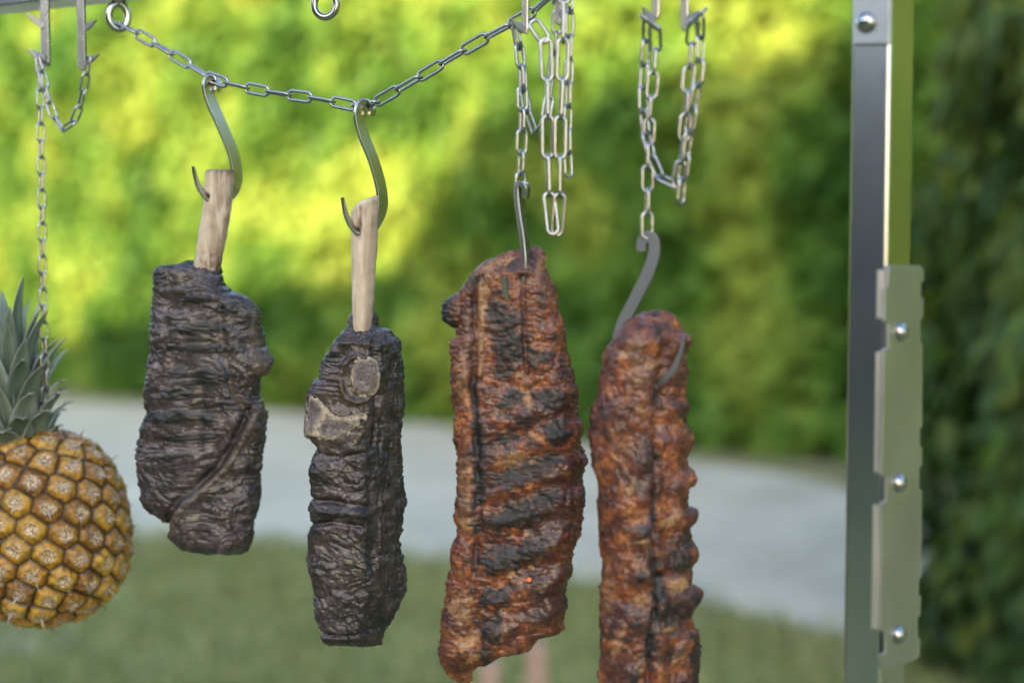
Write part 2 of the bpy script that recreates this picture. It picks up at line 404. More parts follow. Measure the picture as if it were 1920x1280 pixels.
# ------------------------------------------------------------------ wooden stakes on the lawn
def stake(x0, x1, ytop, Y, label):
    t = P((x0 + x1) / 2, ytop, Y); hw = (x1 - x0) / 2 / F * Y
    root = thing('wooden_stake', label, 'stake', (t[0], t[1], 0), 'wooden stakes on the lawn')
    mb = MB(); z = np.array([0, 0, 1.]); n = 10
    pr = [(-1, -.8), (-.8, -1), (.8, -1), (1, -.8), (1, .8), (.8, 1), (-.8, 1), (-1, .8)]
    rows = []
    for i, zz in enumerate(list(np.linspace(-.02, t[2] - .01, n)) + [t[2]]):
        k = 1 if i < n else .82
        rows.append([np.array([t[0] + a * hw * k + .004 * math.sin(zz * 9), t[1] + b * hw * k, zz]) for a, b in pr])
    mb.grid(np.array(rows), True, True); mb.build('shaft', M['wood'], root, bevel=0)
    g = MB(); rows2 = [[np.array([t[0] + a * hw * k, t[1] + b * hw * k, zz]) for a, b in pr] for zz, k in ((t[2] + .001, .83), (t[2] + .006, .74))]
    g.grid(np.array(rows2), True, True); g.build('end_grain', M['wood'], root)
stake(983, 1024, 1204, 3.9, 'taller pale wooden stake with lit top under the charred rib rack')
stake(897, 935, 1238, 3.9, 'shorter dim wooden stake on the lawn under the charred rib rack')

# ------------------------------------------------------------------ unseen building added behind the photographer, shaped to shade the yard
def shadow_house():
    root = thing('shadow_house', 'plastered two storey building with tiled roof, unseen and added to shade the yard', 'shadow_house', (-11, -15.2, 0))
    mb = MB(); ex, ey, ez = np.eye(3)
    rf = MB()
    for x0, x1, eave, ridge in ((-22, -10.15, 6.2, 8.45), (-10.0, -1.0, 6.9, 9.3)):
        c = (x0 + x1) / 2
        mb.box((c, -15.2, eave / 2), ex, ey, ez, (x1 - x0) / 2, 3.6, eave / 2)
        for yy in (-11.6, -18.8):
            pass
        g = [(-11.6, eave), (-18.8, eave), (-15.2, ridge - .15)]
        for xx in (x0, x1 - .2): mb.prism([(xx, y, z + .002) for y, z in g], (.2, 0, 0))
        for sgn in (-1, 1):
            e = np.array([0, -15.2 + sgn * 4.1, eave - .25]); r = np.array([0, -15.2 - sgn * .002, ridge])
            nn = nrm(np.cross(r - e, ex)) * .12; nn = nn if nn[2] > 0 else -nn
            rf.prism([e + ex * (x0 - .3), e + ex * (x1 + .05 if x1 < -5 else x1 + .3), r + ex * (x1 + .05 if x1 < -5 else x1 + .3), r + ex * (x0 - .3)], nn)
    mb.build('wall', M['plaster'], root, smooth=False)
    rf.build('roof', M['rooft'], root, smooth=False)
    for x in (-20, -16.5, -13, -7.5, -4):
        for z in (1.6, 4.4):
            f = MB(); f.box((x, -11.57, z), ex, ey, ez, .6, .04, .7); fo = f.build('window', M['framew'], root, smooth=False)
            p = MB(); p.box((x, -11.525, z), ex, ey, ez, .52, .006, .62); p.build('pane', M['glass'], fo, smooth=False)
shadow_house()

# ------------------------------------------------------------------ the steel frame
Z3 = np.array([0, 0, 1.])
beam_bot = P(0, 20, YL(0))[2]
b0 = P(0, 20, YL(0))
PTH = R(-40); PU = np.array([math.cos(PTH), math.sin(PTH), 0]); PB = np.array([-math.sin(PTH), math.cos(PTH), 0])   # across / into the post
corner = P(1668, 85, 1.115)
pl_ = PP(1595, 85, corner, PB); w1 = float(np.dot(corner - pl_, PU))
pr_ = PP(1716, 85, corner, PU); w2 = float(np.dot(pr_ - corner, PB))
frame = thing('grill_frame', 'stainless steel hanging frame with top beam, post and bolted slotted plate', 'grill frame', (corner[0], corner[1], 0))
def build_frame():
    # post
    c = corner - PU * w1 / 2 + PB * w2 / 2; top = beam_bot + .06
    mb = MB(); mb.box((c[0], c[1], top / 2), PU, PB, Z3, w1 / 2, w2 / 2, top / 2); mb.build('post', M['post'], frame, smooth=False, bevel=.0035)
    # top beam, along U
    sR = np.dot(c - b0, U); e0 = b0 - U * .55; e1 = b0 + U * (sR - .03)
    cc = (e0 + e1) / 2; half = np.linalg.norm(e1 - e0) / 2
    mb = MB(); mb.box((cc[0], cc[1], beam_bot + .02), U, W, Z3, half, .02, .02); mb.build('beam', M['post'], frame, smooth=False, bevel=.002)
    # far post, outside the picture
    q = e0 - U * .02
    mb = MB(); mb.box((q[0], q[1], top / 2), U, W, Z3, .019, .019, top / 2); mb.build('post', M['post'], frame, smooth=False, bevel=.003)
    # flange on the post front
    off = corner - PB * .0035
    pts = [PP(x, y, off, PB) for x, y in ((1598, 84), (1667, 83), (1668, -40), (1599, -40))]
    z1 = top
    pts[2][2] = pts[3][2] = z1
    mb = MB(); mb.prism(pts, PB * .003); mb.build('flange', M['plate'], frame, smooth=False, bevel=.0008)
    dome(PP(1624, 42, corner - PB * .0038, PB), -PB, .0082, .0065, frame)
    # slotted plate on the post side
    offp = corner + PU * .006
    pix = [(1660, 503), (1664, 498), (1720, 498), (1727, 505), (1727, 527), (1722, 530), (1722, 556), (1727, 558), (1726, 595), (1721, 600), (1721, 640), (1725, 645),
           (1724, 800), (1720, 803), (1720, 835), (1724, 838), (1724, 872), (1719, 876), (1719, 915), (1724, 919), (1722, 1080), (1718, 1083), (1718, 1113), (1722, 1116),
           (1721, 1152), (1716, 1157), (1716, 1192), (1721, 1197), (1719, 1228), (1712, 1236), (1664, 1252), (1648, 1252), (1645, 1226), (1655, 1222), (1655, 1184), (1646, 1180),
           (1647, 942), (1656, 938), (1656, 894), (1647, 890), (1651, 656), (1660, 652), (1660, 606), (1652, 602), (1653, 540), (1659, 536)]
    pts = np.array([PP(x, y, offp, PU) for x, y in pix])
    mb = MB(); mb.prism(pts, PU * .0025); po = mb.build('slotted_plate', M['plate'], frame, smooth=False, bevel=.0006)
    # folded front lips of the plate
    for y0, y1 in ((506, 597), (660, 886), (946, 1178)):
        lp = MB(); xa = 1658 - (y0 - 506) * .019
        p0 = PP(xa, y0, offp, PU); p1 = PP(xa - (y1 - y0) * .016, y1, offp, PU)
        lp.prism([p0, p1, p1 - PU * .005 - PB * .002, p0 - PU * .005 - PB * .002], -PB * .0015 + PU * .001)
        lp.build('lip', M['plate'], po, smooth=False, bevel=.0004)
    for x, y in ((1688, 622), (1685, 905), (1684, 1189)):
        b = dome(PP(x, y, offp + PU * .0025, PU), PU, .0076, .0058, po)
def dome(c, ax, r, h, parent, name='bolt'):
    ax = nrm(np.asarray(ax)); e1 = nrm(np.cross(ax, Z3)); e2 = np.cross(ax, e1); ph = np.linspace(0, 2 * math.pi, 24, endpoint=False)
    rows = []
    for k, (rr, hh) in enumerate(((1.0, 0), (1.0, .12), (.95, .35), (.82, .62), (.62, .82), (.42, .93), (.25, .98), (.1, 1.0), (.02, 1.0))):
        rr *= r; hh *= h
        rows.append([c + e1 * rr * math.cos(t) + e2 * rr * math.sin(t) + ax * hh for t in ph])
    mb = MB(); mb.grid(np.array(rows), True, True); return mb.build(name, M['bolt'], parent)
build_frame()

def ring_grid(c, e1, e2, R1, R2, r, n=48, m=14):
    t = np.linspace(0, 2 * math.pi, n, endpoint=False); ax = np.cross(e1, e2)
    path = c + np.cos(t)[:, None] * e1 * R1 + np.sin(t)[:, None] * e2 * R2
    rad = nrm(np.cos(t)[:, None] * e1 / R1 + np.sin(t)[:, None] * e2 / R2); ph = np.linspace(0, 2 * math.pi, m, endpoint=False)
    g = path[:, None] + r * (rad[:, None] * np.cos(ph)[None, :, None] + ax * np.sin(ph)[None, :, None])
    return np.concatenate([g, g[:1]], 0)
EYES = {}
def eyebolt(px, py, R1, R2, r, yaw, key):
    c = P(px, py, YL(px)); e1 = np.array([math.cos(yaw), math.sin(yaw), 0])
    mb = MB(); mb.grid(ring_grid(c, e1, Z3, R1, R2, r)); root = mb.build('eye_bolt', M['bolt'], frame)
    top = c + Z3 * (R2 + r * .6)
    mb = MB(); ph = np.linspace(0, 2 * math.pi, 16, endpoint=False)
    mb.grid(np.array([[(top[0] + r * 1.1 * math.cos(t), top[1] + r * 1.1 * math.sin(t), z) for t in ph] for z in np.linspace(c[2] + R2 - r * .3, beam_bot + .06, 8)]), True, True)
    mb.grid(np.array([[(top[0] + 2.1 * r * math.cos(t) , top[1] + 2.1 * r * math.sin(t), z) for t in np.linspace(0, 2 * math.pi, 6, endpoint=False)] for z in (beam_bot - .004, beam_bot - .0005)]), True, True)
    mb.build('shank', M['bolt'], root); EYES[key] = c
eyebolt(222, 31, .0095, .0128, .0038, R(28), 'a')
eyebolt(610, 9, .0108, .0118, .0033, R(-10), 'b')
eyebolt(1040, -60, .0108, .0118, .0033, R(-10), 'c')

# ------------------------------------------------------------------ pronged hangers
def hanger(bars, spikes, label, dY=-.026):
    """two flat bars that drop from a saddle over the beam; each bar carries pointed prongs"""
    xs = [b[0] for b in bars]; Y0 = YL(sum(xs) / len(xs)) + dY
    c = P(sum(xs) / len(xs), 0, Y0)
    root = thing('prong_hanger', label, 'hanger', (c[0], c[1], beam_bot + .04), 'pronged hangers on the beam')
    tops = []
    for (x, hwp, yb), sp in zip(bars, spikes):
        Yb = YL(x) + dY; top = P(x, 0, Yb); top[2] = beam_bot + .044
        mm = Yb / F; hw = hwp * mm
        pbot = P(x, yb, Yb)
        xd = nrm(np.array([.9, -.25, 0])); th = np.cross(Z3, xd)
        pts = [(-hw, pbot[2] + .002), (-hw * .5, pbot[2]), (hw * .6, pbot[2] - .001), (hw, pbot[2] + .003), (hw, top[2]), (-hw, top[2])]
        mb = MB(); mb.prism([np.array([pbot[0], pbot[1], 0]) + xd * a + Z3 * z for a, z in pts], th * .004)
        bo = mb.build('bar', M['hook'], root, smooth=False, bevel=.0007)
        tops.append(np.array([pbot[0], pbot[1], top[2]]))
        for (tx, ty, bx, by) in sp:
            tip = P(tx, ty, Yb - .004); base = P(bx, by, Yb + .001); d = base - tip
            path = [tip + d * k for k in np.linspace(0, 1, 9)]
            prof = np.array([.06, .3, .55, .75, .9, 1, 1, 1, 1.]) 
            mb = MB(); mb.grid(strip_grid(path, Z3, .0031 * prof, .0013), True, True); mb.build('prong', M['dull'], bo, smooth=False)
    # saddle over the beam
    a, b = tops; mid = (a + b) / 2
    mb = MB(); d = nrm(b - a); mb.box(mid + np.array([0, 0, .002]) + W * .012, d, W, Z3, np.linalg.norm(b - a) / 2 + .006, .018, .002)
    mb.build('saddle', M['hook'], root, smooth=False, bevel=.0006)
    return root
hanger([(84, 8.5, 124), (152, 8, 130)], [[(47, 24, 82, 50), (50, 92, 80, 114)], [(181, 38, 156, 56), (186, 103, 158, 120)]],
       'two steel bars with prongs above the pineapple')
hanger([(984, 6, 62), (1046, 6, 45)], [[(957, 36, 984, 58)], [(1072, 12, 1048, 30)]],
       'two steel bars with prongs where the swagged chain ends')
hanger([(1229, 7, 33), (1283, 7, 56)], [[(1203, 14, 1226, 42)], [(1308, 22, 1287, 40)]],
       'two steel bars with prongs above the redder rib rack')

# ------------------------------------------------------------------ chains
LINKS = {}
def link_mesh(Lo, Wo, r):
    key = (round(Lo, 5), round(Wo, 5), round(r, 5))
    if key in LINKS: return LINKS[key]
    hl, hr = Lo / 2 - Wo / 2, Wo / 2 - r; t = []
    for a in np.linspace(-90, 90, 13): t.append((hl + hr * math.cos(R(a)), hr * math.sin(R(a))))
    for k in (.6, .2, -.2, -.6): t.append((hl * k, hr))
    for a in np.linspace(90, 270, 13): t.append((-hl + hr * math.cos(R(a)), hr * math.sin(R(a))))
    for k in (-.6, -.2, .2, .6): t.append((hl * k, -hr))
    path = np.array([(x, y, 0) for x, y in t]); n = len(path)
    tg = nrm(np.roll(path, -1, 0) - np.roll(path, 1, 0)); s = np.cross(tg, Z3); ph = np.linspace(0, 2 * math.pi, 10, endpoint=False)
    rr = np.full(n, r)
    rr[14] *= 1.12                                            # the weld
    g = path[:, None] + rr[:, None, None] * (s[:, None] * np.cos(ph)[None, :, None] + Z3 * np.sin(ph)[None, :, None])
    g = np.concatenate([g, g[:1]], 0); mb = MB(); mb.grid(g)
    me = bpy.data.meshes.new('link'); me.from_pydata(np.vstack(mb.v).tolist(), [], mb.f)
    me.polygons.foreach_set('use_smooth', np.ones(len(me.polygons), bool)); me.materials.append(M['chain']); me.update()
    LINKS[key] = me; return me
def chain(path, pitch, label, roll=0.0, wire=.0016, width=.0122, ref=None, jit=10, group='steel chains on the grill frame', link_ratio=None, phase=0):
    paths = path if isinstance(path, list) else [path]
    root = thing('chain', label, 'chain', np.asarray(paths[0])[0], group); o0 = np.asarray(paths[0], float)[0]
    ref = W if ref is None else np.asarray(ref, float)
    first = None
    for path in paths:
        path = np.asarray(path, float); seg = np.linalg.norm(np.diff(path, axis=0), axis=1); sl = np.concatenate([[0], np.cumsum(seg)]); T = sl[-1]
        n = max(1, int(round(T / pitch))); pt = T / n; me = link_mesh(pt + 3.6 * wire, width, wire)
        at = lambda d: np.array([np.interp(d, sl, path[:, k]) for k in range(3)])
        for i in range(n):
            p0, p1 = at(i * pt), at((i + 1) * pt); c = (p0 + p1) / 2; t = nrm(p1 - p0)
            z = ref - (ref @ t) * t
            if np.linalg.norm(z) < .15: z = U - (U @ t) * t
            z = nrm(z); y = np.cross(z, t)
            m = Matrix(((t[0], y[0], z[0]), (t[1], y[1], z[1]), (t[2], y[2], z[2]))) @ Matrix.Rotation(R(roll + (90 if (i + phase) % 2 else 0) + random.uniform(-jit, jit)), 3, 'X')
            if first is None or first.data is not me: o = first = bpy.data.objects.new('link', me)
            else: o = first.copy()
            C.objects.link(o); o.parent = root
            o.matrix_local = Matrix.Translation(Vector(c - o0)) @ m.to_4x4()
        phase += n % 2 if len(paths) == 1 else 0
    return root
def px_path(pts, n=120, dY=0.0, curve=True):
    pts = [(p + (0,))[:3] if len(p) == 2 else p for p in pts]
    q = np.array([P(x, y, YL(x) + dY + d) for x, y, d in pts]); return catmull(q, n) if curve else q
# swag: two straight-ish runs bent at the hooks
sw = np.vstack([px_path([(224, 44), (300, 88), (397, 148)], 30), px_path([(397, 150), (500, 172), (600, 186), (684, 203)], 40)[1:],
                px_path([(686, 203), (790, 143), (900, 77), (1000, 22), (1040, -14)], 50)[1:]])
chain(sw, .0248, 'swagged chain with two meat hooks on it', 0, .0015, .0118, phase=1, jit=9)
chain(px_path([(167, 108), (160, 150), (148, 205), (132, 238), (112, 240), (96, 205), (84, 160), (73, 112), (66, 96), (72, 100), (75, 130), (77, 300), (80, 500), (83, 640), (84, 740), (80, 800), (74, 815)], 400, -.03),
      .0172, 'long chain holding up the pineapple', 42, .0012, .0098, ref=(.1, 1, 0), jit=6)
chain(px_path([(966, 46), (974, 90), (979, 160), (979, 240), (977, 310), (975, 366)], 160, -.022),
      .0185, 'chain holding the charred rib rack', 40, .0014, .0110)
chain(px_path([(966, 52, .006), (978, 120, .008), (984, 190, .008), (1003, 248, .008), (1022, 228, .008), (1034, 150, .012), (1044, 60, .012), (1046, -20, .012)], 160, -.02),
      .0185, 'slack loop of chain behind the long link loop', 20, .0013, .0100)
chain([px_path([(1023, 76), (1026, 150), (1027, 220), (1027, 300), (1029, 364), (1037, 436)], 120, -.05), px_path([(1056, 76), (1054, 150), (1051, 220), (1050, 300), (1050, 364), (1044, 438)], 120, -.046),
       px_path([(1000, 42), (1023, 76)], 20, -.05), px_path([(1058, -66), (1057, 4)], 20, -.046)],
      .0322, 'loop of long steel links hanging beside the charred rib rack', 0, .0016, .0122, ref=(0, 1, 0), jit=6)
chain([px_path([(1057, 2), (1056, 78)], 20, -.046), px_path([(1036, -70), (1038, 4)], 20, -.048)], .0322, 'short upright run of chain rising from the loop of long links', 90, .0016, .0122, ref=(0, 1, 0), jit=4)
chain(px_path([(1068, -20), (1068, 60), (1066, 150), (1064, 250), (1066, 330)], 120, -.03),
      .019, 'thin chain tail behind the loop of long links', 30, .0013, .0098)
chain(px_path([(1213, 444), (1214, 360), (1216, 260), (1224, 150), (1230, 80), (1222, 28, -.012), (1213, 38, -.012), (1212, 80), (1207, 150), (1208, 230), (1220, 290), (1236, 330), (1255, 350), (1270, 348), (1278, 300), (1285, 230), (1290, 150), (1297, 80), (1303, 18, -.012), (1312, 25, -.01), (1313, 70), (1310, 140), (1298, 210), (1287, 280), (1279, 340), (1276, 380)], 500, -.03),
      .0192, 'chain looped over prongs, holding the redder rib rack', 25, .0014, .0112)
# chain round the pineapple's neck comes with the pineapple

# ------------------------------------------------------------------ S-hooks of flat steel
def s_hook(pts, label, hw, taper=(0.35, 1, 1, 1, 1, 1, .15), dY=0, wdir=None, shift=.25, th=.0016, mat='hook', yref=None, yaw=-26.0, yat=None, tth=(1, 1)):
    x0 = sum(p[0] for p in pts) / len(pts); Y0 = YL(x0 if yref is None else yref) + dY
    pts = [tuple(p) for p in pts]
    if yat: x0, Y0 = yat
    W_ = np.array([-math.sin(R(yaw)), math.cos(R(yaw)), 0])
    org_ = P(x0, pts[0][1], Y0); wdir = W if wdir is None else np.asarray(wdir)
    # the hook lies in the upright plane of the frame
    pl = []
    for p in pts:
        b_ = PP(p[0], p[1], org_, W_)
        pl.append(b_ if len(p) == 2 else P(p[0], p[1], b_[1] + p[2]))
    path = catmull(np.array(pl), 90)
    tp = np.interp(np.linspace(0, 1, 90), np.linspace(0, 1, len(taper)), taper)
    path = path + wdir * hw * shift * 2
    root = thing('meat_hook', label, 'hook', path[0], 'S-shaped steel meat hooks')
    mb = MB(); mb.grid(strip_grid(path, wdir, hw * tp, th * np.interp(np.linspace(0, 1, 90), np.linspace(0, 1, len(tth)), tth)), True, True); mb.build('bar', M[mat], root, smooth=False)
    return root
s_hook([(407, 171), (409, 160), (401, 150), (391, 153), (391, 172), (399, 197), (418, 240), (436, 285), (444, 320), (441, 350), (425, 371), (405, 378), (387, 368), (371, 346), (362, 312)],
       'flat steel hook through the bone of the wide dark steak', .0075, (.5, .8, 1, 1, 1, 1, .9, .55, .1), yaw=38, yat=(410, YL(390) + .005), wdir=(.5, .866, 0), shift=0, th=.0014)
s_hook([(696, 217), (697, 205), (689, 195), (677, 200), (674, 222), (682, 255), (700, 300), (713, 345), (717, 382), (708, 412), (692, 432), (669, 432), (651, 408), (642, 370)],
       'flat steel hook through the bone of the narrow dark roast', .0075, (.5, .8, 1, 1, 1, 1, .9, .55, .1), yaw=38, yat=(684, YL(690) - .009), wdir=(.5, .866, 0), shift=0, th=.0014)
s_hook([(983, 372), (984, 352), (976, 344), (970, 352), (971, 378), (975, 410), (981, 450), (984, 500), (975, 550), (960, 572, -.004), (948, 552, -.014), (943, 516, -.020)],
       'flat steel hook stuck in the charred rib rack', .0055, (.5, 1, 1, 1, 1, 1, .8, .4), dY=-.03, th=.0022)
s_hook([(1202, 471), (1203, 453), (1213, 443), (1225, 451), (1226, 477), (1211, 520), (1186, 570), (1165, 612), (1158, 655), (1180, 705), (1225, 722), (1260, 695), (1276, 660), (1281, 632)],
       'dull grey hook stuck in the redder rib rack', .0016, (1,) * 8, dY=-.03, mat='dull', th=.0046, tth=(.8, 1, 1, 1.1, 1.1, 1, .8, .5, .2))

# ------------------------------------------------------------------ meat
def ell(PX, PY, lst, q, warp=.35, seed=0):
    o = np.zeros_like(PX)
    wn_ = fbm(q / 7.0, 3, 80 + seed) * warp * 2 + fbm(q / 2.5, 2, 90 + seed) * warp * 1.2
    for cx, cy, rx, ry, ang, st in lst:
        a = R(ang); dx, dy = PX - cx, PY - cy
        u = (dx * math.cos(a) + dy * math.sin(a)) / rx; v = (-dx * math.sin(a) + dy * math.cos(a)) / ry
        o = np.maximum(o, st * sstep(1.25, .6, np.sqrt(u * u + v * v) + wn_))
    return o
def pline(PX, PY, pts, w):
    d = np.full_like(PX, 1e9)
    for (x0, y0), (x1, y1) in zip(pts[:-1], pts[1:]):
        dx, dy = x1 - x0, y1 - y0; t = np.clip(((PX - x0) * dx + (PY - y0) * dy) / (dx * dx + dy * dy), 0, 1)
        d = np.minimum(d, np.hypot(PX - x0 - t * dx, PY - y0 - t * dy))
    return np.exp(-(d / w) ** 2)
def superell(n, e=2.6):
    t = np.linspace(0, 2 * math.pi, n, endpoint=False); c, s = np.cos(t), np.sin(t)
    return np.stack([np.sign(c) * np.abs(c) ** (2 / e), np.sign(s) * np.abs(s) ** (2 / e)], -1)
def polysec(pts, n):
    q = catmull(pts, n, True); q[:, 0] = (q[:, 0] - q[:, 0].min()) / np.ptp(q[:, 0]) * 2 - 1
    d = np.linalg.norm(np.diff(np.vstack([q, q[:1]]), axis=0), axis=1); s = np.concatenate([[0], np.cumsum(d)])
    tt = np.linspace(0, s[-1], n, endpoint=False); qq = np.vstack([q, q[:1]])
    return np.stack([np.interp(tt, s, qq[:, 0]), np.interp(tt, s, qq[:, 1])], -1)
def slab(name, left, right, Y, thick, sec, rows, dispf, mat, parent, round_end=(.25, .25), jag=1.5, seed=0):
    """body grown through the rows of a measured width; sec is the closed cross-section, thick its half depth in metres"""
    y0, y1 = min(left[0][0], right[0][0]), max(left[-1][0], right[-1][0])
    ys = np.linspace(y0, y1, rows)
    lx = np.interp(ys, [p[0] for p in left], [p[1] for p in left]); rx = np.interp(ys, [p[0] for p in right], [p[1] for p in right])
    k3 = np.stack([ys / 7, 0 * ys, 0 * ys], -1)
    jl, jr = jag * fbm(k3, 3, seed + 1), jag * fbm(k3, 3, seed + 2)
    cx, hw = (lx + rx) / 2, np.maximum((rx - lx) / 2, .5)
    f = (ys - y0) / (y1 - y0)
    tf = np.sqrt(np.clip(1 - (np.clip(1 - f / round_end[0], 0, 1)) ** 2, .0, 1)) * np.sqrt(np.clip(1 - (np.clip(1 - (1 - f) / round_end[1], 0, 1)) ** 2, .0, 1))
    tw = np.minimum(1, hw / np.median(hw) * 1.6)
    T = thick * np.clip(tf * tw, .04, 1)
    a, b = sec[:, 0], sec[:, 1]
    PX = cx[:, None] + hw[:, None] * a[None] + np.where(a[None] < 0, jl[:, None], jr[:, None]) * np.abs(a[None]) ** 5; PY = np.repeat(ys[:, None], len(a), 1)
    V = P(PX, PY, np.full_like(PX, Y)); dep = np.array([0.12, .993, 0])
    V = V + (T[:, None] * b[None])[..., None] * dep
    BB = np.repeat(b[None], rows, 0)
    dr = np.gradient(V, axis=0); dc = np.roll(V, -1, 1) - np.roll(V, 1, 1)
    N = nrm(np.cross(dc, dr)); cen = V.mean(1, keepdims=True)
    sg = np.sign((N * (V - cen)).sum(-1).mean()); N = N * (sg if sg else 1)
    q = V * 1000.0
    d, at = dispf(PX, PY, q, BB)
    fade = np.minimum(1, hw / 25)[:, None]
    V = V + N * (d * fade)[..., None] * .001
    n, m = V.shape[:2]; idx = np.arange(n * m).reshape(n, m); nx = np.roll(idx, -1, 1)
    quads = np.stack([idx[:-1], idx[1:], nx[1:], nx[:-1]], -1).reshape(-1, 4)
    VV = np.vstack([V.reshape(-1, 3), V[0].mean(0)[None], V[-1].mean(0)[None]]); t0, t1 = n * m, n * m + 1
    Fc = quads.tolist() + [(t0, int(idx[0, j]), int(nx[0, j])) for j in range(m)] + [(t1, int(nx[-1, j]), int(idx[-1, j])) for j in range(m)]
    A = {k: np.concatenate([v.reshape(-1), [v[0].mean(), v[-1].mean()]]) for k, v in at.items()}
    return mk(name, VV, Fc, mat, parent, A), V
def folds(q, sx, sz, seed, rot=0):
    """wrinkled, pulled fibres of roasted meat"""
    if rot:
        q = q - q.reshape(-1, 3).mean(0)
        a_ = R(rot) + 1.0 * fbm(q / 60, 2, seed + 20); ca, sa = np.cos(a_), np.sin(a_)
        q = np.stack([q[..., 0] * ca + q[..., 2] * sa, q[..., 1], -q[..., 0] * sa + q[..., 2] * ca], -1)
    w = np.stack([fbm(q / 22, 2, seed), fbm(q / 22, 2, seed + 3), fbm(q / 22, 2, seed + 6)], -1)
    p = q / np.array([sx, sx, sz]) + w * 1.1
    o = 0; a = 1.0
    for k in range(3):
        o = o + a * (np.sqrt(np.abs(pn(p * 2.0 ** k, seed + 9 + k)) + .004) * 1.6 - .7); a *= .5
    return o

SEC_STEAK = superell(220, 3.0)
SEC_ROAST = polysec([(-1, .15), (-.95, -.55), (-.75, -.92), (-.2, -1), (.30, -.98), (.50, -.80), (.85, -.30), (1, .1), (.93, .7), (.4, 1), (-.3, 1), (-.85, .7)], 220)
SEC_RACK = polysec([(-1, .2), (-.97, -.5), (-.8, -.95), (-.3, -1), (.3, -.98), (.75, -.9), (.95, -.45), (1, .3), (.8, .95), (.2, 1), (-.5, 1), (-.9, .8)], 230)
SEC_RIB4 = polysec([(-1, .3), (-.9, -.5), (-.55, -.95), (-.1, -1), (.22, -.9), (.42, -.62), (.8, -.35), (1, .2), (.85, .8), (.2, 1), (-.5, 1), (-.9, .8)], 220)

